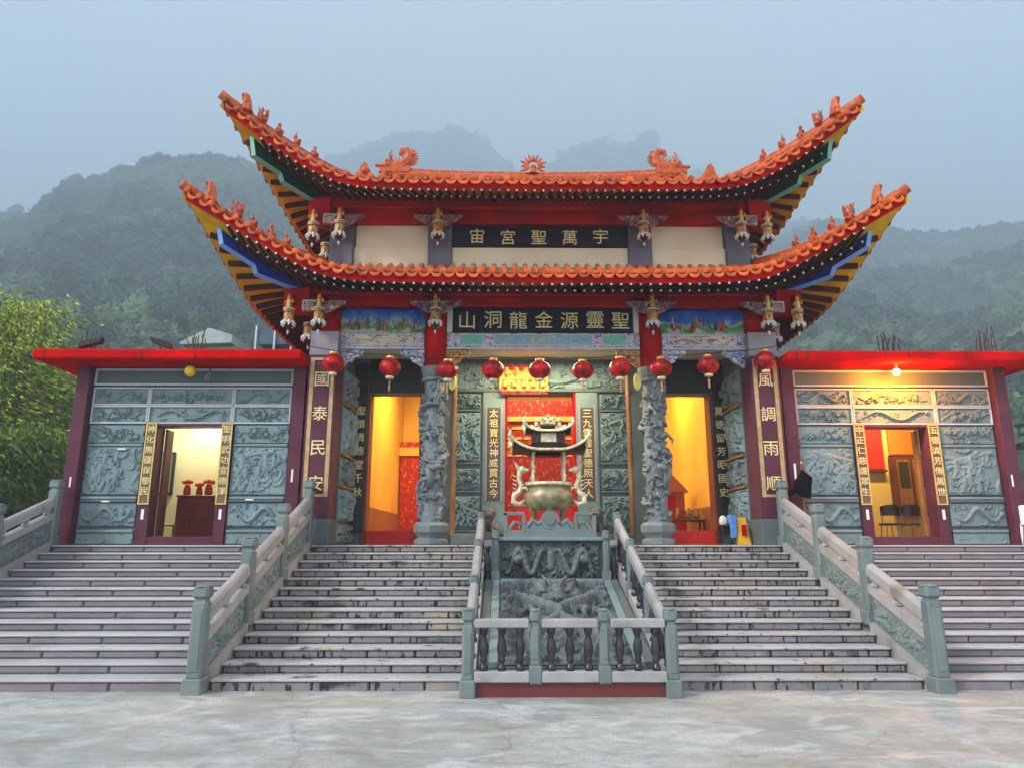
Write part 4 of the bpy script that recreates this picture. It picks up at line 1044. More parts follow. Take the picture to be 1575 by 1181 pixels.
# ---- main ridge
rid = MB()
rx = np.linspace(-4.9, 4.9, 31)
rz = lambda x: 13.42 + 0.10 * (x / 4.75) ** 2 + 0.08 * abs(x / 4.9) ** 3
rid.tube([(x, YC, rz(x) + 0.10) for x in rx], 0.17, 8, flat=0.8); rid.tube([(x, YC - .02, rz(x) + 0.26) for x in rx], 0.06, 8)
ridge = tp('main_ridge', rid, M_TILE2, None, True)
def ridge_dragon():
    mb = MB()
    mb.tube([(-.55, 0, .10), (-.35, 0, .16), (-.1, 0, .14), (.15, 0, .18), (.36, 0, .34), (.42, 0, .58), (.30, 0, .74), (.14, 0, .72), (.10, 0, .60), (.18, 0, .54)],
            [.07, .13, .19, .22, .20, .17, .14, .11, .08, .05], 9, flat=0.6)
    mb.ball((-.28, 0, .22), .19, 9, 7, (1.1, .7, .9)).tube([(-.4, 0, .14), (-.74, 0, .17)], [.09, .05], 7).tube([(-.38, 0, .05), (-.6, 0, .02)], [.06, .03], 6)
    for s in (-1, 1): mb.tube([(-.22, s * .08, .36), (-.26, s * .1, .52), (-.18, s * .12, .66)], [.05, .04, .015], 6).ball((-.36, s * .1, .30), .05, 7, 5)
    for i in range(6):
        a = i / 5; x = .50 - .05 * a + .1 * math.sin(a * 3); z = .2 + .5 * a
        mb.prism([(x - .02, z - .06), (x + .16, z + .02), (x - .02, z + .08)], (0, 0, 0), XU, ZU, .04)
    mb.prism([(-.6, -.12), (.45, -.12), (.45, .1), (-.6, .05)], (0, 0, 0), XU, ZU, .22)
    for i in range(4): mb.tube([(-.15 + .12 * i, 0, .30), (-.2 + .12 * i, 0, .46 + .02 * i)], [.05, .01], 5)
    return mb.mesh('ridge_dragon', M_TILE2, False)
RD = ridge_dragon()
for sg in (-1, 1):
    tl('ridge_dragon', RD, (sg * 4.42, YC - 0.05, rz(4.4) + 0.22), (0, 0, 0 if sg < 0 else math.pi), 0.95, ridge)
fl = MB()
for i in range(11):
    a = R(-28 + 236 * i / 10); r0, r1 = .22, .45 if i % 2 == 0 else .40
    ca, sa = math.cos(a), math.sin(a)
    fl.prism([(r0 * ca - .055 * sa, r0 * sa + .055 * ca), (r1 * ca + .02 * sa, r1 * sa - .02 * ca), (r0 * ca + .055 * sa, r0 * sa - .055 * ca)], (0, 0, 0), XU, ZU, .06)
fl.tube([(.2 * math.cos(t), 0, .2 * math.sin(t)) for t in np.linspace(-.6, math.pi + .6, 16)], .06, 7)
fl.ball((0, 0, -.05), .10, 9, 6).lathe([(.2, -.32), (.14, -.22), (.08, -.12)], (0, 0, 0), 10)
me = fl.mesh('flame_pearl', M_TILE2); tl('flame_pearl', me, (0.0, YC - .02, rz(0) + 0.55), None, 1.0, ridge)
# gable ridges running down to the eaves, ending in a leaf
for sg in (-1, 1):
    mb = MB(); pts = []
    for i in range(9):
        r = upper.row(4.75, 9)[8 - i]
        if r[1] < 17.3: break
        pts.append((sg * 4.80, r[1], r[2] + 0.14))
    mb.tube(pts, 0.13, 8, flat=.8)
    gr = tp('gable_ridge', mb, M_TILE2, None, True)
    e = pts[-1]
    lf = MB().prism([(-.2, -.15), (.17, -.15), (.16, .18), (.05, .42), (-.06, .48), (-.12, .36), (-.18, .15)], (0, 0, 0), XU, ZU, .14).ball((0, -.08, .2), .1, 8, 6).mesh('ridge_leaf', M_TILE2)
    tl('ridge_leaf', lf, (e[0], e[1] - .1, e[2] + .08), (0, 0, 0 if sg < 0 else math.pi), 1.0, gr)
# gable ends
for sg in (-1, 1):
    tp('gable', MB().prism([(18.0 - YC, 11.45), (23.6 - YC, 11.45), (0, 13.40)], (sg * 4.7, YC, 0), YU, ZU, 0.1), M_RED)
# ---- painted surfaces
def painting(name, stops, scale=5.0, stretch=(1, 1, 1), detail=3.0, dist=1.5, rough=0.5):
    m = bpy.data.materials.new(name); m.use_nodes = True; N = m.node_tree.nodes; L = m.node_tree.links; b = N['Principled BSDF']
    g = N.new('ShaderNodeNewGeometry'); mp = N.new('ShaderNodeMapping'); mp.inputs['Scale'].default_value = stretch
    n = N.new('ShaderNodeTexNoise'); n.inputs['Scale'].default_value = scale; n.inputs['Detail'].default_value = detail; n.inputs['Distortion'].default_value = dist
    r = N.new('ShaderNodeValToRGB'); r.color_ramp.interpolation = 'EASE'
    e = r.color_ramp.elements
    for i, (p, c) in enumerate(stops):
        q = e[i] if i < 2 else e.new(p)
        q.position = p; q.color = tuple(c) + (1,)
    L.new(g.outputs['Position'], mp.inputs[0]); L.new(mp.outputs[0], n.inputs['Vector']); L.new(n.outputs['Fac'], r.inputs[0]); L.new(r.outputs[0], b.inputs['Base Color'])
    b.inputs['Roughness'].default_value = rough
    return m
def landscape(name, z0, z1, sky1, sky2, land, seed):
    m = bpy.data.materials.new(name); m.use_nodes = True; N = m.node_tree.nodes; L = m.node_tree.links; b = N['Principled BSDF']
    g = N.new('ShaderNodeNewGeometry'); sp = N.new('ShaderNodeSeparateXYZ'); L.new(g.outputs['Position'], sp.inputs[0])
    n = N.new('ShaderNodeTexNoise'); n.inputs['Scale'].default_value = 2.2; n.inputs['Detail'].default_value = 5; n.inputs['Distortion'].default_value = .8
    mp = N.new('ShaderNodeMapping'); mp.inputs['Location'].default_value = (seed, 0, 0); L.new(g.outputs['Position'], mp.inputs[0]); L.new(mp.outputs[0], n.inputs['Vector'])
    mr = N.new('ShaderNodeMapRange'); mr.inputs[1].default_value = z0; mr.inputs[2].default_value = z1; L.new(sp.outputs['Z'], mr.inputs[0])
    ad = N.new('ShaderNodeMath'); ad.operation = 'MULTIPLY_ADD'; ad.inputs[1].default_value = 1.3; L.new(n.outputs['Fac'], ad.inputs[0]); L.new(mr.outputs[0], ad.inputs[2])
    r = N.new('ShaderNodeValToRGB'); e = r.color_ramp.elements
    st = [(.30, (.50, .52, .50)), (.38, land), (.47, (.10, .22, .08)), (.54, (.34, .42, .40)), (.60, sky2), (.80, sky1)]
    sc_ = N.new('ShaderNodeMath'); sc_.operation = 'MULTIPLY'; sc_.inputs[1].default_value = .5; L.new(ad.outputs[0], sc_.inputs[0])
    for i, (p, c) in enumerate(st):
        q = e[i] if i < 2 else e.new(p)
        q.position = p; q.color = tuple(c) + (1,)
    L.new(sc_.outputs[0], r.inputs[0]); L.new(r.outputs[0], b.inputs['Base Color']); b.inputs['Roughness'].default_value = .5; b.inputs['Specular IOR Level'].default_value = .2
    return m
P_SCENE = painting('painted_landscape', [(0.25, (.03, .12, .42)), (0.40, (.10, .32, .62)), (.47, (.30, .52, .50)), (.51, (.08, .22, .08)), (.55, (.55, .50, .40)), (.60, (.50, .05, .06)), (.66, (.10, .03, .08)), (.75, (.55, .35, .12))], 2.6, (1, 1, 2.0), 4)
P_SCENE2 = painting('painted_legend_scene', [(0.25, (.02, .08, .36)), (0.38, (.06, .22, .60)), (.45, (.10, .32, .30)), (.50, (.10, .28, .08)), (.55, (.40, .35, .55)), (.60, (.20, .06, .16)), (.68, (.55, .40, .14)), (.8, (.6, .5, .4))], 2.9, (1, 1, 1.6), 4)
P_CREAM = painting('painted_cream_scroll', [(0.3, (.60, .55, .46)), (.48, (.52, .46, .38)), (.57, (.30, .22, .20)), (.66, (.14, .09, .09))], 4, (1, 1, 2.5))
P_GREEN = painting('painted_green_panel', [(0.3, (.10, .42, .30)), (.5, (.16, .50, .38)), (.6, (.08, .28, .26)), (.75, (.5, .6, .5))], 7, (1, 1, 2))
P_SEA = painting('painted_blue_panel', [(0.3, (.10, .24, .55)), (.45, (.22, .40, .62)), (.56, (.18, .38, .28)), (.66, (.55, .55, .45))], 3.4, (1, 1, 2.4))
P_PATT = painting('painted_beam_pattern', [(0.34, (.10, .10, .34)), (.45, (.45, .42, .55)), (.52, (.62, .60, .62)), (.58, (.40, .22, .20)), (.68, (.14, .30, .42))], 9, (1, 1, 1.2), 2, 0.5)
P_SCROLL = painting('blue_white_scroll', [(0.34, (.03, .05, .30)), (.46, (.10, .20, .55)), (.52, (.62, .66, .68)), (.60, (.70, .62, .40)), (.68, (.10, .12, .40))], 9, (1, 1, 1), 2, 2.0)
P_WING = painting('purple_gold_carving', [(0.34, (.06, .02, .05)), (.45, (.22, .08, .14)), (.52, (.42, .26, .16)), (.59, (.10, .04, .08)), (.68, (.62, .52, .40))], 6, (1, 1, 1), 2, 1.5)
P_GILT = painting('gilt_red_carving', [(0.36, (.22, .01, .01)), (.45, (.40, .14, .02)), (.52, (.80, .55, .12)), (.58, (.07, .03, .03)), (.68, (.60, .45, .25))], 13, (1, 1, 1), 2, 1.0)

# ---- lower storey frame
for z0, z1, yf, nm in ((7.70, 7.99, 15.72, 'eave_beam'), (7.455, 7.695, 15.84, 'tie_beam')):
    tp(nm, MB().cbox(-5.72, 5.72, yf, 16.25, z0, z1, 0.02), M_RED)
for sg in (-1, 1):
    tp('side_beam', MB().cbox(sg * 5.62 - .14, sg * 5.62 + .14, 16.26, 25.6, 7.47, 7.97, 0.02), M_RED)
    for x in (2.53, 5.05):
        tp('red_column', MB().lathe([(.25, 0), (.25, 1.49)], (sg * x, 15.95, 5.98 if x < 3 else 6.75), 20) if x < 3 else MB().lathe([(.27, -.02), (.27, .72)], (sg * x, 15.95, 6.74), 20), M_RED, None, True)
board = tp('name_board', MB().cbox(-2.13, 2.13, 15.93, 16.02, 6.825, 7.445, 0.01), M_BOARD)
letters('山洞龍金源靈聖', [(-1.80 + 0.607 * i, 15.925, 7.13 + (0.02 if i % 2 else 0)) for i in range(7)], 0.42, M_GOLDP, board)
for sg in (-1, 1):
    tp('board_post', MB().cbox(sg * 2.21 - .065, sg * 2.21 + .065, 15.90, 16.03, 6.82, 7.45, 0.01), M_WHITE)
# painted beams and pictures
def painted_beam(x0, x1):
    b = tp('painted_beam', MB().cbox(x0, x1, 15.86, 16.10, 6.45, 6.80, 0.012), P_PATT)
    w = x1 - x0
    fr = MB()
    def frame(a, c, z0=6.485, z1=6.765, t=0.022):
        fr.box(a, c, 15.843, 15.859, z0, z0 + t); fr.box(a, c, 15.843, 15.859, z1 - t, z1); fr.box(a, a + t, 15.843, 15.859, z0 + t, z1 - t); fr.box(c - t, c, 15.843, 15.859, z0 + t, z1 - t)
    if w > 3:
        for a, c, m in ((x0 + .30, x0 + .88, P_GREEN), (x0 + 1.10, x1 - 1.10, P_SEA), (x1 - .88, x1 - .30, P_GREEN)):
            frame(a, c); tp('picture', MB().box(a + .022, c - .022, 15.85, 15.8585, 6.507, 6.743), m, b)
    else:
        a, c = x0 + .26, x1 - .26
        frame(a, c); tp('picture', MB().box(a + .022, c - .022, 15.85, 15.8585, 6.507, 6.743), P_CREAM, b)
    tp('picture_frame', fr, M_TRIM, b)
    tp('beam_edge', MB().cbox(x0, x1, 15.845, 16.08, 6.405, 6.447, 0.005), M_TRIM, b)
for a, c in ((-4.77, -2.79), (-2.27, 2.27), (2.79, 4.77)): painted_beam(a, c)
PL1 = landscape('painted_garden_scene', 6.83, 7.4, (.02, .08, .40), (.10, .26, .55), (.16, .30, .10), 3.0); PL2 = landscape('painted_lake_scene', 6.83, 7.4, (.015, .06, .38), (.05, .18, .55), (.10, .34, .12), 9.0)
ROBES = [mat('robe_%d' % i, c, rough=.6) for i, c in enumerate(((.45, .02, .03), (.10, .04, .16), (.55, .30, .06), (.03, .05, .20), (.40, .12, .16), (.08, .22, .14), (.5, .45, .38)))]
M_FACE = mat('painted_face', (.55, .38, .28), rough=.6)
for sg, m in ((-1, PL1), (1, PL2)):
    a, c = sorted((sg * 2.80, sg * 4.80))
    pp = tp('painted_panel', MB().prism([(a + .02, 6.83), (c - .02, 6.83), (c, 6.92), (c, 7.30), (c - .08, 7.40), (a + .08, 7.40), (a, 7.30), (a, 6.92)], (0, 15.99, 0), XU, ZU, .05), m)
    rr = random.Random(31 + sg)
    for k in range(15):
        fx = a + .18 + (c - a - .36) * rr.random(); fz = 6.86 + rr.uniform(0, .14); hh = rr.uniform(.17, .27); ln = rr.uniform(-.05, .05)
        mb = MB().tube([(fx, 15.965, fz), (fx + ln * .3, 15.957, fz + hh * .45), (fx + ln, 15.96, fz + hh * .8)], [.075, .055, .03], 7, flat=.5)
        mb.tube([(fx + ln, 15.95, fz + hh * .65), (fx + ln * 2 + .06 * rr.choice((-1, 1)), 15.945, fz + hh * .45)], [.028, .02], 5)
        mb.ball((fx + ln, 15.955, fz + hh * .95), .028, 7, 5)
        tp('painted_figure', mb, ROBES[rr.randrange(7)], pp)
    tp('panel_surround', MB().box(a - .02, c + .02, 16.03, 16.10, 6.81, 7.45), M_BLUE)
# scroll corbels under the painted beams
def corbel_mesh(m):
    mb = MB().prism([(0, 0), (.56, 0), (.55, -.10), (.46, -.17), (.36, -.18), (.30, -.27), (.18, -.33), (.08, -.40), (0, -.42)], (0, 0, 0), XU, ZU, .10)
    mb.tube([(.06, -.06, -.30), (.16, -.06, -.22), (.26, -.06, -.12), (.42, -.06, -.07), (.5, -.06, -.09)], [.05, .045, .04, .035, .03], 6)
    for cx_, cz, r in ((.12, -.12, .09), (.30, -.09, .065), (.13, -.30, .06)):
        mb.tube([(cx_ + r * (1 - i * .06) * math.cos(i * .7), -.055, cz + r * (1 - i * .06) * math.sin(i * .7)) for i in range(13)], .022, 5)
    return mb.mesh('corbel', m)
CB = corbel_mesh(P_SCROLL); CBG = corbel_mesh(P_GILT)
for sg in (-1, 1):
    for x, d, me in ((2.79, 1, CB), (4.77, -1, CB), (2.27, -1, CBG)):
        tl('corbel', me, (sg * x, 15.96, 6.40), None, (sg * d, 1, 1))
# ---- hanging lotus posts with figures and carved wings
def octo(prof): return prof
POST = MB().lathe([(.085, .50), (.085, .44), (.15, .43), (.16, .37), (.11, .36), (.135, .34), (.145, .12), (.12, .10)], (0, 0, 0), 8).lathe([(.152, .40), (.152, .41)], (0, 0, 0), 8)
POSTM = POST.mesh('hanging_post', P_GILT)
_sk = MB()
for k in range(8):
    a = k * math.pi / 4 + .39; ca, sa = math.cos(a), math.sin(a)
    _sk.tube([(.12 * ca, .12 * sa, .12), (.17 * ca, .17 * sa, .07), (.15 * ca, .15 * sa, .0), (.19 * ca, .19 * sa, -.02)], [.035, .035, .03, .012], 5)
    b = a + .39; _sk.tube([(.12 * math.cos(b), .12 * math.sin(b), .10), (.15 * math.cos(b), .15 * math.sin(b), .05)], [.03, .02], 5)
SKIRTM = _sk.mesh('skirt', M_WHITE); COLLARM = MB().lathe([(.155, .44), (.165, .455), (.155, .47)], (0, 0, 0), 8).mesh('collar', M_WHITE)
DARKM = MB().lathe([(.11, .10), (.125, .05), (.10, -.03), (.04, -.09), (.028, -.14)], (0, 0, 0), 8).mesh('bell', M_BLACK)
DROPM = MB().ball((0, 0, -.17), .035, 8, 6).tube([(0, 0, -.20), (0, 0, -.25)], [.022, .012], 6).mesh('drop', M_WHITE)
BLUEM = MB().lathe([(.10, .50), (.155, .48), (.155, .475), (.10, .47)], (0, 0, 0), 8).mesh('band', M_BLUE)
FIGM = MB().tube([(0, 0, 0), (0, 0, .12), (0, -.01, .22)], [.075, .07, .055], 7).ball((0, -.02, .28), .05, 8, 6).tube([(-.05, 0, .18), (-.11, -.03, .12), (-.08, -.07, .15)], [.028, .024, .02], 5).tube([(.05, 0, .18), (.11, -.03, .14), (.1, -.06, .22)], [.028, .024, .02], 5).tube([(0, -.02, .32), (0, 0, .37)], [.04, .012], 6).mesh('figure', M_GOLD)
def wing_mesh():
    mb = MB().prism([(0, .16), (.60, .16), (.58, .10), (.46, .02), (.36, -.02), (.26, -.10), (.12, -.16), (0, -.18)], (0, 0, 0), XU, ZU, .06)
    for cx_, cz, r in ((.12, .02, .085), (.30, .06, .06), (.44, .09, .045), (.10, -.10, .05)):
        mb.tube([(cx_ + r * (1 - i * .06) * math.cos(i * .7), -.04, cz + r * (1 - i * .06) * math.sin(i * .7)) for i in range(12)], .018, 5)
    mb.tube([(.02, -.04, .15), (.58, -.04, .15)], .016, 5)
    return mb.mesh('wing', P_WING)
WINGM = wing_mesh()
def hanging(x, y, z, wings, s=1.0, figure=True, box=0):
    o = tl('hanging_post', POSTM, (x, y, z), None, s)
    for nm, me in (('skirt', SKIRTM), ('collar', COLLARM), ('bell', DARKM), ('drop', DROPM), ('band', BLUEM)): link(nm, me, o)
    if figure: link('figure', FIGM, o, (0, -.05, .49))
    for d in wings: link('wing', WINGM, o, (d * .10, .06, .52), None, (d, 1, 1))
    if box:
        b = MB().box(box * .14 - .0, box * .14 + .30, 0, .12, .40, .66) if box > 0 else MB().box(-.44, -.14, 0, .12, .40, .66)
        c = b.build('bracket_box', P_WING, o)
        a0 = .14 if box > 0 else -.44
        MB().box(a0 - .02, a0 + .32, -.02, .13, .655, .69).box(a0 - .02 if box < 0 else a0 + .295, a0 + .005 if box < 0 else a0 + .32, -.02, .13, .40, .655).build('frame', M_GREENL if z > 8 else M_TRIM, o)
    return o
for sg in (-1, 1):
    # lower tier
    hanging(sg * 2.50, 15.42, 6.85, (-1, 1), 0.86)
    hanging(sg * 5.17, 15.42, 6.85, (-sg,), 0.86, True, sg)
    hanging(sg * 5.86, 15.42, 6.83, (), 0.86, True)
    o = hanging(sg * 5.62, 16.25, 6.72, (), 0.9, False)
    # upper tier
    hanging(sg * 2.60, 16.44, 9.48, (-1, 1), .9)
    hanging(sg * 5.08, 16.44, 9.48, (-sg,), .9, True, sg)
    hanging(sg * 5.74, 16.44, 9.43, (), .9, True)
    hanging(sg * 5.60, 17.2, 9.2, (), 0.9, False)
    for x, y, z in ((2.50, 15.42, 7.38), (5.17, 15.42, 7.38), (5.86, 15.42, 7.36)):
        tp('bracket_arm', MB().cbox(sg * x - .07, sg * x + .07, y - .06, 16.0, z + .06, z + .24, .012), M_RED)
    for x, y, z in ((2.60, 16.44, 10.05), (5.08, 16.44, 10.05), (5.74, 16.44, 10.0)):
        tp('bracket_arm', MB().cbox(sg * x - .07, sg * x + .07, y - .06, 16.95, z + .05, z + .24, .012), M_RED)
    # red corner blocks under the roof
    tp('corner_block', MB().cbox(min(sg * 5.45, sg * 6.05), max(sg * 5.45, sg * 6.05), 15.55, 16.2, 7.32, 7.80, .02), M_RED)
    tp('corner_block', MB().cbox(min(sg * 5.35, sg * 5.92), max(sg * 5.35, sg * 5.92), 16.55, 17.2, 10.0, 10.62, .02), M_RED)
# ---- upper storey
for z0, z1, yf, nm in ((10.40, 10.87, 16.66, 'eave_beam'), (10.06, 10.395, 16.86, 'tie_beam')):
    tp(nm, MB().cbox(-5.6, 5.6, yf, 17.25, z0, z1, 0.02), M_RED)
for sg in (-1, 1):
    tp('side_beam', MB().cbox(sg * 5.5 - .12, sg * 5.5 + .12, 17.26, 24.4, 10.1, 10.85, 0.02), M_RED)
    for x in (2.575, 5.10):
        tp('slate_column', MB().cbox(sg * x - .30, sg * x + .30, 16.80, 17.30, 8.6, 10.058, .015), M_SLATE)
    a, c = sorted((sg * 2.88, sg * 4.795))
    tp('wall_panel', MB().cbox(a, c, 16.94, 17.2, 8.6, 9.42, .008), M_CREAM)
    tp('wall_panel', MB().cbox(a + .02, c - .02, 17.0, 17.2, 9.425, 10.055, .008), M_CREAM)
    tp('side_wall', MB().box(sg * 5.3 - .08, sg * 5.3 + .08, 17.31, 24.4, 8.6, 10.09), M_MAROOND)
tp('wall_panel', MB().cbox(-2.27, 2.27, 16.94, 17.2, 8.6, 9.42, .008), M_CREAM)
ub = tp('name_board', MB().cbox(-2.27, 2.27, 16.90, 17.02, 9.435, 10.0, .01), M_BOARD)
letters('宙宮聖萬宇', [(-1.63 + 0.80 * i, 16.895, 9.70 + (0.02 if i in (0, 4) else -.01)) for i in range(5)], 0.40, M_GOLDP, ub)
tp('rear_wall', MB().box(-5.3, 5.3, 24.41, 24.6, 8.59, 10.6), M_CREAM)
tp('rear_wall', MB().box(-5.4, 5.4, 25.5, 25.7, 1.95, 8.44), M_CREAM)
tp('attic_floor', MB().box(-5.2, 5.2, 17.22, 24.4, 8.45, 8.58), M_STONED)
# ---- dragon columns
def dragon_column(x, seed, flip):
    cz = HP
    base = MB().lathe([(.36, 0), (.38, .03), (.38, .10), (.29, .16), (.31, .20), (.39, .28), (.40, .42), (.34, .48), (.30, .50)], (x, 15.95, cz), 8)
    col = tp('column_base', base, M_COLSTONE)
    # shaft: height field wrapped round the column
    Rr, z0, z1 = 0.225, cz + .50, 5.62
    wrap = 2 * math.pi * Rr; hh = z1 - z0; nx, ny = 96, 250
    xs = np.linspace(0, wrap, nx, endpoint=False); ys = np.linspace(0, hh, ny); X, Y = np.meshgrid(xs, ys); H = np.zeros_like(X)
    rs = np.random.RandomState(seed)
    for i in range(95):
        p, r = swirl(rs, rs.rand() * wrap, rs.rand() * hh, .20 + .15 * rs.rand(), .018 + .018 * rs.rand(), 0.95); stroke_bump(X, Y, H, p, r, .05 + .04 * rs.rand(), wrap)
    for i in range(14):        # little riders and clouds
        a, b = rs.rand() * wrap, rs.rand() * hh; stroke_bump(X, Y, H, [(a, b), (a + .02, b + .13)], [.045, .035], .09, wrap); stroke_bump(X, Y, H, [(a, b + .18), (a, b + .2)], [.028, .024], .10, wrap)
    t = np.linspace(0, 1, 70); ph = rs.rand() * 6
    px = flip * wrap * (1.55 * t) + ph + .10 * np.sin(t * 30); py = .25 + (hh - .5) * t + .10 * np.cos(t * 30)
    stroke_bump(X, Y, H, list(zip(px, py)), list(.035 + .038 * np.sin(np.pi * t) ** .6), .125, wrap, scales=.22)
    for k in range(5, 68, 6):
        s = flip * (1 if k % 4 else -1)
        stroke_bump(X, Y, H, [(px[k], py[k]), (px[k] + s * .06, py[k] + .13), (px[k] + s * .15, py[k] + .16), (px[k] + s * .2, py[k] + .1)], [.032, .028, .022, .012], .11, wrap)
    H += .018 * vnoise(X / .05, Y / .05, seed)
    A = X / Rr + math.pi / 2
    P = [[(x + (Rr + H[j, i % nx]) * math.cos(A[j, i % nx]), 15.95 + (Rr + H[j, i % nx]) * math.sin(A[j, i % nx]), z0 + Y[j, i % nx]) for i in range(nx + 1)] for j in range(ny)]
    tp('carved_shaft', MB().grid([r[::-1] for r in P]), M_COLSTONE, col)
    # a dragon's head and claws standing clear of the shaft
    hd = MB(); q = math.radians(-100 if flip > 0 else -60); zz = 3.55
    c = Vector((math.cos(q), math.sin(q), 0)); o = Vector((x, 15.95, 0)); tt = Vector((-math.sin(q), math.cos(q), 0))
    hd.tube([o + c * .24 + Vector((0, 0, zz - .35)), o + c * .33 + tt * .05 + Vector((0, 0, zz - .12)), o + c * .36 + Vector((0, 0, zz + .08))], [.07, .085, .095], 9)
    hd.tube([o + c * .36 + Vector((0, 0, zz + .10)), o + c * .44 + tt * .18 * flip + Vector((0, 0, zz + .06)), o + c * .42 + tt * .30 * flip + Vector((0, 0, zz + .10))], [.095, .075, .05], 9)
    for s in (-1, 1):
        hd.tube([o + c * (.38 + .06 * s) + Vector((0, 0, zz + .18)), o + c * (.36 + .1 * s) - tt * .10 * flip + Vector((0, 0, zz + .32))], [.04, .012], 6)
        hd.ball(tuple(o + c * (.40 + .07 * s) + tt * .10 * flip + Vector((0, 0, zz + .17))), .035, 7, 5)
    for k in range(5):
        hd.tube([o + c * .32 - tt * .05 * flip + Vector((0, 0, zz - .05 + .06 * k)), o + c * .29 - tt * .24 * flip + Vector((0, 0, zz - .02 + .09 * k))], [.045, .01], 5)
    tp('dragon', hd, M_COLSTONE, col, True)
    for zc, aa in ((2.95, -70), (4.3, -115), (4.9, -60)):
        a = math.radians(aa if flip > 0 else -180 - aa); d = Vector((math.cos(a), math.sin(a), 0)); e = Vector((-math.sin(a), math.cos(a), 0))
        hd = MB().tube([o + d * .26 + Vector((0, 0, zc)), o + d * .38 + e * .06 + Vector((0, 0, zc + .1)), o + d * .40 + e * .16 + Vector((0, 0, zc - .02))], [.05, .042, .032], 7)
        for f in (-1, 0, 1): hd.tube([o + d * .40 + e * .16 + Vector((0, 0, zc - .02)), o + d * .43 + e * (.2 + .02 * f) + Vector((0, 0, zc - .1 + .06 * f))], [.03, .008], 5)
        tp('dragon_claw', hd, M_COLSTONE, col, True)
    # capital
    cap = MB().lathe([(.24, 0), (.31, .04), (.31, .09), (.27, .11), (.30, .18), (.33, .30), (.33, .36), (.26, .37)], (x, 15.95, 5.60), 12)
    tp('capital', cap, M_COLSTONE, col)
dragon_column(-2.53, 501, 1); dragon_column(2.53, 532, -1)

# ---- outer pilasters with couplets
for sg, txt in ((-1, '國泰民安'), (1, '風調雨順')):
    xc = sg * 5.06
    pil = tp('pilaster', MB().cbox(xc - .33, xc + .33, 15.60, 16.25, HP + .56, 6.18, .012), M_MAROON)
    tp('pilaster_base', MB().cbox(xc - .345, xc + .345, 15.585, 16.26, HP, HP + .56, .012), M_STONED, pil)
    tp('pilaster_head', MB().cbox(xc - .325, xc + .325, 15.605, 16.25, 6.18, 6.76, .012), mat('lilac_grey_stone', (.28, .25, .30), (.22, .2, .24), rough=.5, scale=2), pil)
    fr = MB(); z0, z1, w = 2.98, 6.12, .23
    for s in (-1, 1): fr.box(xc + s * w - .045, xc + s * w + .045, 15.585, 15.605, z0, z1)
    fr.box(xc - w + .045, xc + w - .045, 15.585, 15.605, z0, z0 + .06); fr.box(xc - w + .045, xc + w - .045, 15.585, 15.605, z1 - .06, z1)
    tp('gilt_frame', fr, mat('dull_gold_frame', (.50, .36, .18), (.40, .27, .12), rough=.5, scale=8), pil)
    letters(txt, [(xc, 15.595, 5.62 - .78 * i) for i in range(4)], .33, M_GOLDP, pil)
# ---- porch: floor-to-ceiling carved side walls, inner wall
YI = 17.60                                   # face of the inner wall
tp('porch_ceiling', MB().box(-4.9, 4.9, 16.26, YI + .3, 6.62, 6.75), mat('porch_ceiling_paint', (.75, .70, .52), (.68, .62, .44), rough=.8, scale=2))
for sg in (-1, 1):
    x = sg * 4.72
    wl_ = tp('porch_side_wall', MB().box(min(x, x + sg * .7), max(x, x + sg * .7), 16.27, 25.4, HP, 6.61), M_STONED)
    for k, (z0, z1, mo) in enumerate(((2.0, 2.42, 'cloud'), (2.48, 3.22, 'figures'), (3.30, 3.95, 'figures'), (4.05, 5.15, 'figures'), (5.25, 6.05, 'flower'))):
        w = 1.25
        o = (x - sg * .012, 16.30, z0) if sg < 0 else (x - sg * .012, 16.30 + w, z0)
        r = relief_panel('carved_panel', M_STONE if k % 2 else M_COLSTONE, wl_, o, YU if sg < 0 else (0, -1, 0), ZU, w, z1 - z0, 610 + k * 3 + (sg > 0), th=.03, cell=.022, amp=.17, motif=mo)
        if k in (1, 2, 3):
            MB().cbox(min(x - sg * .11, x - sg * .01), max(x - sg * .11, x - sg * .01), 16.30, 17.55, z1 + .01, z1 + .07, .01).build('ledge', M_WOODY, wl_)
inner = MB()
def wallbox(x0, x1, z0, z1): inner.box(x0, x1, YI, YI + .35, z0, z1)
for sg in (-1, 1):
    for a, c, z0, z1 in ((.86, 3.02, HP, 6.61), (4.36, 4.78, HP, 6.61), (3.02, 4.36, 5.70, 6.61)):
        wallbox(min(sg * a, sg * c), max(sg * a, sg * c), z0, z1)
wallbox(-.86, .86, 5.70, 6.61)
inner.box(-4.7, 4.7, YI + .05, YI + .3, 6.76, 8.44)
iw = tp('inner_wall', inner, M_STONED)
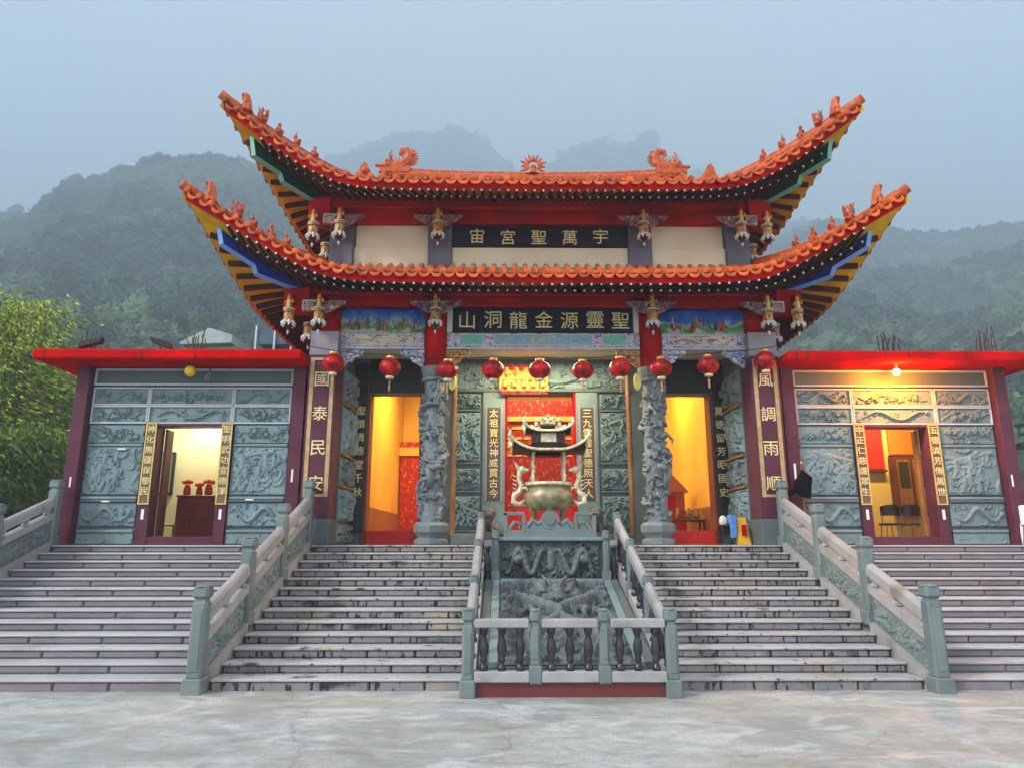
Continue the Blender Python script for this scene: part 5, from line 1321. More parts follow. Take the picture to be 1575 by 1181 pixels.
# centre: lintel carving, door piers with couplets, carved panels
relief_panel('lintel_carving', M_STONE, iw, (-2.25, YI - .03, 5.84), XU, ZU, 4.5, .66, 640, th=.03, cell=.025, amp=.09, motif='dragon', n=120)
MB().cbox(-2.3, 2.3, YI - .09, YI - .001, 5.745, 5.83, .01).build('lintel_moulding', M_STONED, iw)
for sg, txt in ((-1, '太祖寶光神威貫古今'), (1, '三九雲霞聖德照天人')):
    a, c = sorted((sg * .90, sg * 1.46))
    MB().cbox(a, c, YI - .075, YI - .001, HP + .25, 5.74, .012).build('door_pier', M_STONE, iw)
    MB().cbox(min(sg * 1.02, sg * 1.34), max(sg * 1.02, sg * 1.34), YI - .092, YI - .076, 3.02, 5.34, .004).build('couplet_panel', mat('brown_couplet_stone', (.10, .065, .055), (.075, .05, .045), rough=.5, scale=5), iw)
    column_text(txt, sg * 1.18, YI - .096, 5.32, 3.06, .235, M_GOLDP, iw)
    fr = MB()
    for xx in (.985, 1.375): fr.box(sg * xx - .02, sg * xx + .02, YI - .098, YI - .076, 2.98, 5.40)
    fr.build('couplet_frame', mat('lilac_edge', (.30, .29, .36), rough=.5), iw)
    for k, (z0, z1, mo) in enumerate(((5.32, 5.70, 'flower'), (3.98, 5.22, 'figures'), (3.28, 3.80, 'flower'), (2.32, 3.12, 'figures'))):
        a, c = sorted((sg * 1.52, sg * 2.20))
        relief_panel('carved_panel', M_STONE, iw, (a, YI - .02, z0), XU, ZU, c - a, z1 - z0, 660 + k * 2 + (sg > 0), th=.02, cell=.016, amp=.11, motif=mo)
        MB().cbox(a - .01, c + .01, YI - .06, YI - .001, z0 - .075, z0 - .02, .008).build('moulding', M_STONED, iw)
    MB().cbox(sg * 1.86 - .36, sg * 1.86 + .36, YI - .16, YI - .001, HP, 2.22, .02).build('wall_base', M_COLSTONE, iw)
    tp('gilt_pole', MB().lathe([(.065, 0), (.065, 3.9)], (sg * 2.14, 16.95, HP + .25), 12), M_WOODY)
    # side bay: dark lacquered jamb with a couplet
    jx = sg * 4.53
    MB().cbox(jx - .16, jx + .16, YI - .10, YI - .002, HP + .3, 6.45, .01).build('jamb', M_BLACK, iw)
    column_text('聖蹟清德堂千秋' if sg < 0 else '萬德留芳昭國史', jx - .0 * sg, YI - .106, 5.42, 3.05, .22, M_GOLDP, iw)
    for xx in (3.0, 4.36):
        tp('door_post', MB().cbox(sg * xx - .05, sg * xx + .05, YI - .06, YI + .40, HP, 5.72, .008), M_WOOD)
    a, c = sorted((sg * 3.05, sg * 4.31))
    MB().cbox(min(sg * 2.7, sg * 4.36), max(sg * 2.7, sg * 4.36), YI - .03, YI - .002, 5.74, 6.6, .008).build('shade_board', M_BLACK, iw)  # black board paints in the shadow above the side door
    tp('threshold', MB().cbox(a, c, YI + .02, YI + .16, HP, HP + .34, .01), M_REDCLOTH)
for x in (-.88, .88):
    tp('door_post', MB().cbox(x - .045, x + .045, YI - .05, YI + .40, HP, 5.74, .008), M_RED)
# ---- hall behind the doors
tp('hall_floor', MB().box(-4.7, 4.7, YI + .36, 25.4, HP - .001, HP + .012), mat('hall_floor_tile', (.30, .14, .08), (.22, .1, .06), rough=.3, scale=2))
tp('hall_ceiling', MB().box(-4.7, 4.7, YI + .36, 25.4, 7.90, 8.0), mat('hall_ceiling_paint', (.45, .20, .08), rough=.7))
for sg in (-1, 1):
    a, c = sorted((sg * 4.60, sg * 4.70))
    tp('hall_wall', MB().box(a, c, YI + .36, 25.4, 2.95, 7.89), M_YWALL)
    tp('wainscot', MB().box(min(sg * 4.54, sg * 4.705), max(sg * 4.54, sg * 4.705), YI + .36, 25.4, HP + .013, 2.94), M_WOODY)
tp('hall_back_wall', MB().box(-4.59, 4.59, 25.25, 25.4, HP + .013, 7.89), M_YWALL)
# ================================================================== HALL FURNISHINGS
P_ALTAR = painting('gilded_red_altar', [(0.30, (.20, .004, .004)), (.50, (.36, .006, .005)), (.60, (.42, .012, .006)), (.655, (.62, .30, .05)), (.72, (.30, .008, .006))], 9, (1.4, 1, 1.0), 3, .6)
al = thing('altar_screen', 'red and gold altar screen glowing behind the centre doorway', 'altar', (0, 20.6, HP))
MB().cbox(-1.6, 1.6, 0, .12, .0, 4.2, .01).build('screen', P_ALTAR, al)
for k, z in enumerate((3.35, 3.05, 2.8, 2.55)):
    for i in range(9 if k else 5):
        w = .10 if k else .2
        MB().cbox(-1.0 + i * (.25 if k else .5) - w, -1.0 + i * (.25 if k else .5) + w, -.02, -.002, z - .035, z + .035, .004).build('gilt_plaque', M_GOLD, al)
MB().cbox(-1.62, 1.62, -.06, .14, 3.55, 3.7, .01).build('cornice', M_GOLD, al)
at = thing('altar_table', 'red-draped altar table inside the centre doorway', 'table', (0, 19.4, HP))
MB().cbox(-1.2, 1.2, -.35, .35, .95, 1.02, .01).build('tabletop', M_WOOD, at)
cl = MB()
cl.grid([[(-1.2 + 2.4 * i / 40, -.36 - .02 * math.sin(i * 1.3), .96 - .8 * j) for j in (0, .5, 1)] for i in range(41)]); cl.build('cloth', M_REDCLOTH, at)
for sx in (-1.1, 1.1):
    for sy in (-.28, .28): MB().cbox(sx - .05, sx + .05, sy - .05, sy + .05, 0, .95, .01).build('leg', M_WOOD, at)
# left bay: carved red screen at the back
ls = thing('side_altar', 'red altar screen with gilt carving deep inside the left doorway', 'altar', (-3.4, 24.6, HP))
MB().cbox(-1.15, .95, 0, .3, 0, 3.5, .01).build('screen', P_ALTAR, ls)
MB().cbox(-1.2, 1.0, -.1, .35, 3.0, 3.3, .02).build('canopy', M_GOLD, ls)
# right bay: shrine model and red table
rs_ = thing('shrine_cabinet', 'house-shaped orange shrine on a red stand inside the right doorway', 'shrine', (3.86, 20.6, HP))
MB().cbox(-.42, .42, -.3, .3, 0, .95, .01).build('stand', M_REDCLOTH, rs_)
MB().cbox(-.40, .40, -.28, .28, .955, 1.45, .01).build('body', mat('orange_lacquer', (.5, .12, .03), (.4, .08, .02), rough=.4, scale=4), rs_)
MB().prism([(-.52, 1.46), (.52, 1.46), (0, 2.02)], (0, 0, 0), XU, ZU, .7).build('roof', mat('orange_lacquer_roof', (.45, .13, .04), rough=.4), rs_)
MB().cbox(-.14, .14, -.30, -.279, 1.0, 1.35, .005).build('door', M_RED, rs_)
ot = thing('offering_table', 'low red offering table set with vases inside the right doorway', 'table', (4.0, 19.2, HP))
MB().cbox(-.45, .45, -.25, .25, .60, .66, .01).build('tabletop', M_WOOD, ot)
for sx in (-.4, .4):
    for sy in (-.2, .2): MB().cbox(sx - .03, sx + .03, sy - .03, sy + .03, 0, .60, .005).build('leg', M_WOOD, ot)
for i, (x, lb) in enumerate(((3.78, 'left brass vase on the offering table'), (4.06, 'middle brass vase on the offering table'), (4.28, 'right brass vase on the offering table'))):
    v = MB().lathe([(.05, 0), (.07, .02), (.09, .1), (.05, .2), (.035, .26), (.06, .3)], (0, 0, 0), 10).build('brass_vase', M_BRASS, None, True, (x, 19.2, HP + .661))
    tag(v, lb, 'vase', 'vases on the offering table')
# lamps of the hall (lit in the photograph)
def lamp(name, label, loc, size, power, col, cat='lamp', shape='tube', down=True):
    t = thing(name, label, cat, loc, 0, 'ceiling lamps')
    em = mat('lamp_glow_%d' % len(MATS), (1, 1, 1), emit=col, estr=4.0)
    MB().cbox(-size / 2, size / 2, -.06, .06, .0, .05, .01).build('housing', M_WHITE, t)
    MB().tube([(-size / 2 + .03, 0, -.035), (size / 2 - .03, 0, -.035)], .03, 8).build('tube', em, t)
    l = bpy.data.lights.new('lamp_light', 'AREA'); l.energy = power; l.color = col; l.shape = 'RECTANGLE'; l.size = size; l.size_y = .12
    lo = bpy.data.objects.new('lamp_light', l); COL.objects.link(lo); lo.parent = t; lo.location = (0, 0, -.09)
    return t
lamp('tube_lamp', 'warm tube lamp on the hall ceiling inside the left doorway', (-3.3, 21.2, 7.80), 1.2, 250, (1, .58, .14))
lamp('tube_lamp', 'warm tube lamp on the hall ceiling inside the right doorway', (3.3, 21.2, 7.80), 1.2, 250, (1, .55, .12))
lamp('tube_lamp', 'warm tube lamp on the hall ceiling behind the centre doorway', (0, 19.2, 7.80), 1.2, 200, (1, .70, .42))
pl = lamp('tube_lamp', 'tube lamp on the porch ceiling above the carved lintel', (0, 16.40, 6.57), 2.6, 120, (1, .82, .45))
pl.children[-1].rotation_euler = (R(118), 0, 0)

# ---- embroidered banner hung over the centre door
bn = thing('door_banner', 'orange and gold embroidered banner hung over the centre doorway', 'banner', (-.42, YI - .14, 0))
bx = np.linspace(-.62, .62, 40)
MB().grid([[(x, -.02 - .03 * math.sin(x * 26 + z * 2), z) for z in (6.36, 6.2, 6.05, 5.9, 5.75)] for x in bx]).build('cloth', painting('gold_embroidery', [(.34, (.50, .06, .02)), (.45, (.72, .30, .04)), (.53, (.85, .58, .10)), (.62, (.45, .30, .06)), (.7, (.75, .20, .03))], 8, (1, 1, 1), 3, 1.0), bn)
MB().grid([[(x, -.035 - .03 * math.sin(x * 26 + 3), z) for z in (6.42, 6.30)] for x in bx]).build('valance', M_REDCLOTH, bn)
fg = MB()
for x in np.linspace(-.60, .60, 48): fg.tube([(x, -.03 - .03 * math.sin(x * 26 + 11), 5.76), (x, -.03, 5.66)], [.010, .014], 4)
fg.build('fringe', mat('purple_fringe', (.16, .02, .06), (.3, .05, .04), rough=.8, scale=9), bn)
for i in range(5): MB().tube([(-.48 + .24 * i, -.06, 5.86), (-.48 + .24 * i, -.07, 6.0)], [.055, .04], 7).ball((-.48 + .24 * i, -.08, 6.05), .04, 7, 5).build('embroidered_figure', M_GOLD, bn)

# ---- stone lions by the centre door
def stone_lion(x, sg, label):
    t = thing('stone_lion', label, 'statue', (x, 17.2, HP), 0, 'stone lions flanking the centre door')
    MB().cbox(-.26, .26, -.30, .30, 0, .42, .02).build('pedestal', M_STONED, t)
    b = MB().tube([(0, .2, .46), (0, .12, .62), (0, -.05, .80), (0, -.14, .92)], [.17, .20, .18, .15], 10)
    b.ball((0, -.18, 1.02), .19, 10, 8).tube([(0, -.30, .98), (0, -.40, .95)], [.11, .08], 8)
    for s in (-1, 1):
        b.tube([(s * .11, -.12, .8), (s * .12, -.22, .6), (s * .12, -.24, .44)], [.075, .065, .07], 7).ball((s * .12, -.27, .46), .07, 7, 5)
        b.tube([(s * .15, .12, .62), (s * .19, .02, .52), (s * .19, -.06, .45)], [.11, .1, .07], 7).ball((s * .09, -.30, 1.08), .035, 6, 5).tube([(s * .13, -.1, 1.14), (s * .19, -.08, 1.22)], [.05, .02], 6)
    rs = np.random.RandomState(7)
    for k in range(34):
        a = rs.rand() * 6.28; e = rs.uniform(-.9, 1.2); d = Vector((math.cos(a) * math.cos(e), max(-.35, math.sin(a) * math.cos(e)), math.sin(e)))
        b.ball(tuple(Vector((0, -.12, 1.0)) + d * .19), .05, 6, 4)
    b.tube([(0, .3, .5), (0, .40, .68), (0, .33, .9)], [.07, .08, .04], 7); t.scale = (.8, .8, .72)
    b.build('lion', mat('weathered_dark_stone', (.15, .145, .155), (.10, .10, .11), rough=.7, scale=5, fine=.2), t, True)
stone_lion(-1.28, 1, 'grey stone lion left of the centre doorway'); stone_lion(1.30, -1, 'grey stone lion right of the centre doorway')

# ---- incense burner
ib = thing('incense_burner', 'gilt pavilion-topped incense burner standing before the centre doorway', 'incense burner', (.07, 15.72, HP))
MB().cbox(-.50, .50, -.40, .40, 0, .50, .02).build('pedestal', M_STONE, ib)
for k in range(3):
    a = k * 2.094 - 1.57; MB().tube([(.40 * math.cos(a), .34 * math.sin(a), .50), (.36 * math.cos(a), .3 * math.sin(a), .66), (.42 * math.cos(a), .36 * math.sin(a), .84)], [.07, .06, .09], 9).build('leg', M_BRASS, ib)
MB().lathe([(.30, .74), (.46, .82), (.55, .95), (.565, 1.05), (.53, 1.16), (.47, 1.22), (.46, 1.26), (.52, 1.28), (.52, 1.34), (.44, 1.35), (.42, 1.30)], (0, 0, 0), 28).build('bowl', M_BRASS, ib, True)
MB().lathe([(.535, 1.27), (.545, 1.30), (.535, 1.345)], (0, 0, 0), 28).build('rim', M_BRASSL, ib, True)
for s in (-1, 1):      # coiled dragon handles
    d = MB().tube([(s * .50, -.12, .98), (s * .64, -.2, .86), (s * .78, -.2, .92), (s * .76, -.2, 1.06), (s * .64, -.2, 1.14), (s * .60, -.2, 1.28), (s * .66, -.2, 1.42), (s * .64, -.22, 1.56), (s * .56, -.24, 1.62)],
                  [.04, .06, .065, .065, .06, .055, .05, .06, .05], 9)
    d.ball((s * .58, -.25, 1.62), .085, 9, 6).tube([(s * .54, -.27, 1.61), (s * .44, -.28, 1.60)], [.05, .03], 7)
    for k in range(4): d.tube([(s * .62, -.24, 1.60 + .02 * k), (s * (.72 + .02 * k), -.22, 1.62 + .06 * k)], [.022, .006], 5)
    for k in range(6): d.tube([(s * (.70), -.2, 1.0 + .09 * k), (s * .80, -.2, 1.05 + .09 * k)], [.02, .005], 5)
    d.tube([(s * .62, -.22, 1.2), (s * .50, -.3, 1.22), (s * .47, -.3, 1.14)], [.03, .025, .02], 6)
    d.build('dragon_handle', M_BRASSL, ib, True)
for sx in (-1, 1):
    for sy in (-1, 1):
        p = MB().tube([(sx * .34, sy * .28, 1.33), (sx * .34, sy * .28, 2.06)], .028, 7)
        for k in range(7): p.ball((sx * (.34 + .025 * math.sin(k * 2)), sy * .28 - .02 * math.cos(k * 2), 1.38 + .1 * k), .035, 6, 4)
        p.build('pillar', M_BRASSL, ib)
def burner_roof(w, z, h, rise, name, mroof, medge):
    n = 21; f = MB(); e = MB(); top = MB()
    xs = np.linspace(-1, 1, n); zc = lambda u: z + rise * max(0, abs(u) - .25) ** 2.2 * 1.9
    ring = []
    for sd in range(4):
        for u in xs[:-1]:
            x, y = ((u, -1), (1, u), (-u, 1), (-1, -u))[sd]; ring.append((x * w, y * w * .8, zc(u)))
    m_ = len(ring); tp_ = [(p[0] * .30, p[1] * .30, z + h) for p in ring]; md = [(p[0] * .60, p[1] * .60, z + h * .36) for p in ring]
    v = ring + md + tp_; fc = []
    for k in range(m_):
        j = (k + 1) % m_
        fc += [(k, j, m_ + j, m_ + k), (m_ + k, m_ + j, 2 * m_ + j, 2 * m_ + k)]
    fc.append(tuple(2 * m_ + k for k in range(m_)))
    f.add(v, fc); f.add([(p[0], p[1], p[2] - .03) for p in ring] + [(p[0] * .5, p[1] * .5, z - .02) for p in ring], [(k, m_ + k, m_ + (k + 1) % m_, (k + 1) % m_) for k in range(m_)])
    o = f.build(name, mroof, ib)
    e.tube(ring + ring[:1], .028, 6, False); e.build('eave_trim', medge, o)
    c = MB()
    for sx in (-1, 1):
        for sy in (-1, 1):
            q = (sx * w, sy * w * .8, zc(1)); c.tube([q, (q[0] * 1.08, q[1] * 1.08, q[2] + .08), (q[0] * 1.06, q[1] * 1.06, q[2] + .20)], [.05, .045, .015], 6)
    c.build('corner_curl', medge, o)
    return o
burner_roof(.80, 2.02, .26, .22, 'lower_roof', M_DARKBRONZE, M_BRASSL)
MB().cbox(-.36, .36, -.28, .28, 2.20, 2.50, .01).build('upper_box', M_DARKBRONZE, ib)
MB().cbox(-.17, .17, -.30, -.282, 2.22, 2.42, .006).build('plaque', M_BRASSL, ib)
burner_roof(.50, 2.46, .16, .12, 'upper_roof', M_DARKBRONZE, M_BRASSL)
fn = MB().lathe([(.16, 2.62), (.20, 2.66), (.10, 2.70), (.13, 2.76), (.05, 2.82)], (0, 0, 0), 12)
fn.build('finial', M_BRASSL, ib)
for k, x in enumerate((-.26, -.13, 0, .13, .26)):
    zz = 2.70 + .08 * (1 - abs(k - 2) / 2); MB().tube([(x, -.12, zz - .1), (x, -.12, zz)], [.05, .04], 7).ball((x, -.13, zz + .04), .045, 7, 5).build('crest_figure', M_BRASSL, ib)
MB().tube([(-.40, -.18, 2.60), (-.2, -.2, 2.50), (0, -.22, 2.47), (.2, -.2, 2.50), (.40, -.18, 2.60)], .035, 7).build('crest_band', M_BRASSL, ib)
# ================================================================== SIDE PAVILIONS
def pavilion(sg, label, couplets, wall_m, seed):
    PY = 15.86
    t = thing('side_pavilion', label, 'pavilion', (sg * 8.0, PY, HP), 0, 'side pavilions')
    L0 = Vector((sg * 8.0, PY, HP))
    def P(name, mb, m, parent=None, smooth=False):
        o = mb.build(name, m, parent or t, smooth)
        if parent is None: o.location = -L0
        return o
    def ub(mb, u0, u1, y0, y1, z0, z1, c=0.008):
        a, b = sorted((sg * u0, sg * u1)); return mb.cbox(a, b, y0, y1, z0, z1, c)
    # front wall core round the door, other walls, roof
    core = MB()
    for u0, u1, z0, z1 in ((5.46, 7.16, HP, 5.93), (8.89, 10.60, HP, 5.93), (7.16, 8.89, 4.66, 5.93)): ub(core, u0, u1, PY + .03, PY + .26, z0, z1)
    wall = P('front_wall', core, M_STONED)
    sw = MB(); ub(sw, 10.42, 10.60, PY + .27, 18.6, HP, 5.93); ub(sw, 5.76, 5.90, PY + .27, 18.6, HP + .01, 5.92); P('side_wall', sw, wall_m)
    P('back_wall', ub(MB(), 5.91, 10.41, 18.4, 18.58, HP + .01, 5.92), wall_m)
    P('room_floor', ub(MB(), 5.91, 10.41, PY + .27, 18.39, HP - .0005, HP + .012), mat('room_floor_tile', (.30, .20, .13), (.24, .15, .1), rough=.35, scale=2))
    P('room_ceiling', ub(MB(), 5.91, 10.41, PY + .27, 18.39, 5.60, 5.70), M_WHITE)
    rf = ub(MB(), 5.40, 11.30, 15.02, 20.8, 5.935, 6.16, .03); P('roof_slab', rf, M_REDSLAB)
    # polished piers
    P('pier', ub(MB(), 10.34, 10.63, PY - .22, PY + .02, HP, 5.932, .012), M_MAROON); P('pier', ub(MB(), 5.45, 5.75, PY - .16, PY + .02, HP, 5.932, .012), M_MAROON)
    # top band and grid of carved panels
    cols = ((9.06, 10.28), (7.14, 8.98), (5.82, 7.06))
    fr = MB()
    def frame(u0, u1, z0, z1, w=.045):
        ub(fr, u0 - w, u1 + w, PY - .055, PY + .029, z1, z1 + w, .006); ub(fr, u0 - w, u1 + w, PY - .055, PY + .029, z0 - w, z0, .006)
        ub(fr, u0 - w, u0, PY - .055, PY + .029, z0 + .001, z1 - .001, .006); ub(fr, u1, u1 + w, PY - .055, PY + .029, z0 + .001, z1 - .001, .006)
    P('plain_band', ub(MB(), 5.82, 10.28, PY - .02, PY + .029, 5.56, 5.86), M_STONED, None); frame(5.82, 10.28, 5.56, 5.86)
    k = 0
    for z0, z1 in ((5.085, 5.435), (4.665, 5.010)):
        for u0, u1 in cols:
            a, b = sorted((sg * u0, sg * u1))
            r = relief_panel('carved_panel', M_STONE, t, (a, PY - .012, z0), XU, ZU, b - a, z1 - z0, seed + k, th=.035, cell=.016, amp=.06, motif=('dragon', 'flower')[k % 2], n=22); r.location = -L0; k += 1
            frame(u0, u1, z0, z1, .035)
    P('panel_frames', fr, M_TRIM)
    # big carved panels either side of the door
    for u0, u1 in ((9.06, 10.30), (5.80, 7.03)):
        a, b = sorted((sg * u0, sg * u1)); w = b - a
        for z0, z1, mo, am, n in ((4.20, 4.60, 'flower', .06, 18), (3.05, 4.10, 'figures', .065, 34), (2.36, 2.86, 'dragon', .06, 24), (1.97, 2.20, 'cloud', .04, 14)):
            r = relief_panel('carved_panel', M_STONE, t, (a, PY - .015, z0), XU, ZU, w, z1 - z0, seed + k, th=.04, cell=.0165, amp=am, motif=mo, n=n); r.location = -L0; k += 1
        for z in (4.11, 2.93, 2.21):
            P('moulding', MB().cbox(a - .005, b + .005, PY - .05, PY + .028, z, z + .07, .02), M_STONE)
        P('moulding', MB().cbox(a - .005, b + .005, PY - .07, PY + .028, 2.875, 2.925, .015), M_STONED)
    # maroon door frame
    df = MB()
    ub(df, 7.06, 7.30, PY - .06, PY + .30, HP, 4.655); ub(df, 8.75, 9.0, PY - .06, PY + .30, HP, 4.655); ub(df, 7.30, 8.75, PY - .05, PY + .30, HP, 2.13); ub(df, 7.30, 8.75, PY - .05, PY + .30, 4.57, 4.655)
    dfr = P('door_frame', df, M_MAROON)
    for u, txt in ((7.175, couplets[1]), (8.88, couplets[0])):
        b = P('couplet_board', ub(MB(), u - .105, u + .105, PY - .085, PY - .062, 2.84, 4.62, .004), mat('brown_couplet_board', (.16, .10, .07), (.12, .08, .06), rough=.5, scale=6), None)
        f2 = MB()
        for du in (-.105, .105): ub(f2, u + du - .016, u + du + .016, PY - .098, PY - .08, 2.82, 4.64, .003)
        for zz in (2.82, 4.61): ub(f2, u - .089, u + .089, PY - .098, PY - .08, zz, zz + .03, .003)
        P('gilt_edge', f2, M_GOLD, b)
        n = len(txt)
        for i, ch in enumerate(txt):
            link('character', char_mesh(ch, M_GOLDP), b, (sg * u, PY - .092, 4.50 - 1.62 * i / n), (R(90), 0, 0), (.17, .17, .5))
        P('paper_slip', ub(MB(), u - .03, u + .03, PY - .068, PY - .0605, 2.50, 2.72, .001), M_PAPER)
    return t, P, ub, PY
lp, LP, Lub, PYV = pavilion(-1, 'grey carved stone side pavilion with red slab roof on the left', ('神化無疆保黎民', '聖明武功宣德澤'), M_CWALL, 800)
rp, RP, Rub, _ = pavilion(1, 'grey carved stone side pavilion with red slab roof and lit bulb on the right', ('五德流芳傳萬世', '中正仁慈護眾生'), M_YROOM, 850)
# paper slips stuck on the walls
for P_, ub_, sl_ in ((LP, Lub, ((9.5, 4.05, .18, .03), (9.72, 2.89, .18, .03), (6.55, 2.93, .18, .03), (10.46, 3.30, .035, .22), (5.62, 3.45, .04, .28))), (RP, Rub, ((5.60, 3.55, .045, .36), (10.42, 3.35, .04, .26)))):
    for u, z, w, h in sl_:
        yy = PYV - (.226 if u > 10.3 else .166 if u < 5.8 else .077)
        P_('paper_slip', ub_(MB(), u - w / 2, u + w / 2, yy, yy + .005, z - h / 2, z + h / 2, .001), M_PAPER)
# door leaves folded inward
LP('door_leaf', MB().cbox(-8.745, -8.69, PYV + .31, PYV + .62, 2.14, 4.56, .01), M_WOOD)
LP('door_leaf', MB().cbox(-7.36, -7.305, PYV + .31, PYV + 1.1, 2.14, 4.56, .01), M_WOOD)
RP('door_leaf', MB().cbox(8.66, 8.745, PYV + .31, PYV + .45, 2.14, 4.56, .01), M_WOODY)
RP('door_leaf', MB().cbox(7.305, 7.36, PYV + .31, PYV + 1.1, 2.14, 4.56, .01), M_WOODY)
lamp('tube_lamp', 'bright tube lamp inside the left pavilion above its doorway', (-8.6, 17.6, 5.52), 1.2, 60, (1, .93, .70))
lamp('tube_lamp', 'warm tube lamp inside the right pavilion above its doorway', (8.6, 17.4, 5.52), 1.2, 80, (1, .60, .18))
# ---- left room
def wooden_chair(loc, rz, label, m):
    t = thing('wooden_chair', label, 'chair', loc, rz)
    MB().cbox(-.22, .22, -.22, .22, .43, .47, .01).build('seat', m, t)
    for sx in (-.19, .19):
        MB().cbox(sx - .02, sx + .02, -.21, -.17, 0, .43, .005).build('leg', m, t); MB().cbox(sx - .02, sx + .02, .17, .21, 0, .98, .005).build('leg', m, t)
    MB().cbox(-.17, .17, .18, .20, .60, .95, .006).build('backrest', m, t)
    MB().cbox(-.18, .18, -.2, -.18, .18, .21, .004).build('stretcher', m, t)
    return t
wooden_chair((-9.12, 17.45, HP + .012), R(120), 'wooden chair in the left pavilion doorway', M_WOODY)
tb = thing('draped_table', 'dark red draped table inside the left pavilion doorway', 'table', (-8.35, 17.75, HP + .012))
MB().cbox(-.55, .55, -.4, .4, 1.12, 1.17, .01).build('tabletop', M_WOOD, tb)
MB().cbox(-.53, .53, -.38, .38, .0, 1.115, .02).build('drape', mat('dark_red_drape', (.10, .008, .008), (.16, .012, .012), rough=.7, scale=4, bump=.3, bscale=12), tb)
for i, (x, y, s) in enumerate(((-8.76, 17.6, .9), (-8.50, 17.7, .8), (-8.22, 17.58, .95))):
    g = thing('wrapped_offering', ('left', 'middle', 'right')[i] + ' of three red-wrapped offerings on the draped table', 'offering', (x, y, HP + 1.182), 0, 'red-wrapped offerings')
    rs = np.random.RandomState(i); prof = [(.08 * s, 0), (.11 * s, .06), (.10 * s, .2 * s), (.06 * s, .3 * s)]
    MB().lathe(prof, (0, 0, 0), 9, .25, 5).build('wrapper', M_REDCLOTH, g)
    b = MB()
    for k in range(9):
        a = k * .7; b.ball((.10 * s * math.cos(a), .10 * s * math.sin(a), (.34 + .05 * rs.rand()) * s), .055 * s, 6, 4)
    b.build('bloom', mat('red_orange_paper', (.65, .06, .02), (.6, .12, .03), rough=.6, scale=12), g)
ms = thing('wall_mirror', 'narrow dark-framed mirror on the far wall of the left pavilion room', 'mirror', (-9.72, 18.33, 3.75))
MB().cbox(-.25, .25, -.03, .06, -.55, .55, .01).build('frame', M_BLACK, ms); MB().box(-.20, .20, -.036, -.031, -.5, .5).build('glass', mat('grey_mirror', (.4, .42, .42), rough=.15, metal=.8), ms)
# ---- right room
rb = thing('red_notice_board', 'red banner board on the wall inside the right pavilion', 'board', (8.62, 18.30, 4.72))
MB().cbox(-.42, .42, -.02, .09, -.85, .62, .01).build('panel', M_REDCLOTH, rb); MB().cbox(-.46, .46, -.05, .09, -.92, -.86, .01).build('rail', M_WOOD, rb)
ob = thing('orange_notice_board', 'orange board beside the red one inside the right pavilion', 'board', (9.62, 18.30, 4.75))
MB().cbox(-.40, .40, -.02, .09, -.50, .55, .01).build('panel', mat('orange_board', (.62, .24, .03), (.55, .2, .02), rough=.6, scale=2), ob); MB().cbox(-.43, .43, -.05, .09, -.56, -.51, .01).build('rail', M_WOOD, ob)
cw = thing('glass_cabinet', 'brown glazed cabinet on the wall inside the right pavilion', 'cabinet', (9.62, 18.10, 3.42))
MB().cbox(-.45, .45, 0, .28, -.75, .75, .015).build('case', M_WOOD, cw)
for s in (-1, 1):
    MB().cbox(s * .21 - .17, s * .21 + .17, -.02, -.001, -.68, .68, .005).build('door', M_WOODY, cw); MB().box(s * .21 - .13, s * .21 + .13, -.026, -.021, -.05, .62).build('pane', mat('dark_glass', (.03, .035, .03), rough=.1), cw)
def round_chair(loc, rz, label):
    t = thing('metal_chair', label, 'chair', loc, rz, 'dark round-backed chairs')
    MB().lathe([(.21, .44), (.23, .46), (.22, .49)], (0, 0, 0), 16).build('seat', M_BLACK, t)
    for a in (45, 135, 225, 315): MB().tube([(.17 * math.cos(R(a)), .17 * math.sin(R(a)), .45), (.22 * math.cos(R(a)), .22 * math.sin(R(a)), 0)], .013, 6).build('leg', M_STEEL, t)
    MB().grid([[(.26 * math.sin(a), -.20 * math.cos(a) - .02, z) for z in (.66, .74, .82 + .10 * math.cos(a * .9))] for a in np.linspace(-1.15, 1.15, 15)]).grid([[(.24 * math.sin(a), -.18 * math.cos(a) - .02, z) for z in (.66, .74, .82 + .10 * math.cos(a * .9))] for a in np.linspace(1.15, -1.15, 15)]).build('backrest', M_BLACK, t)
    for s in (-1, 1): MB().tube([(s * .2, -.1, .46), (s * .22, -.12, .72)], .013, 6).build('upright', M_STEEL, t)
    return t
round_chair((8.25, 16.95, HP + .012), 0, 'left of two dark round-backed chairs in the right pavilion doorway')
round_chair((8.74, 16.95, HP + .012), 0, 'right of two dark round-backed chairs in the right pavilion doorway')
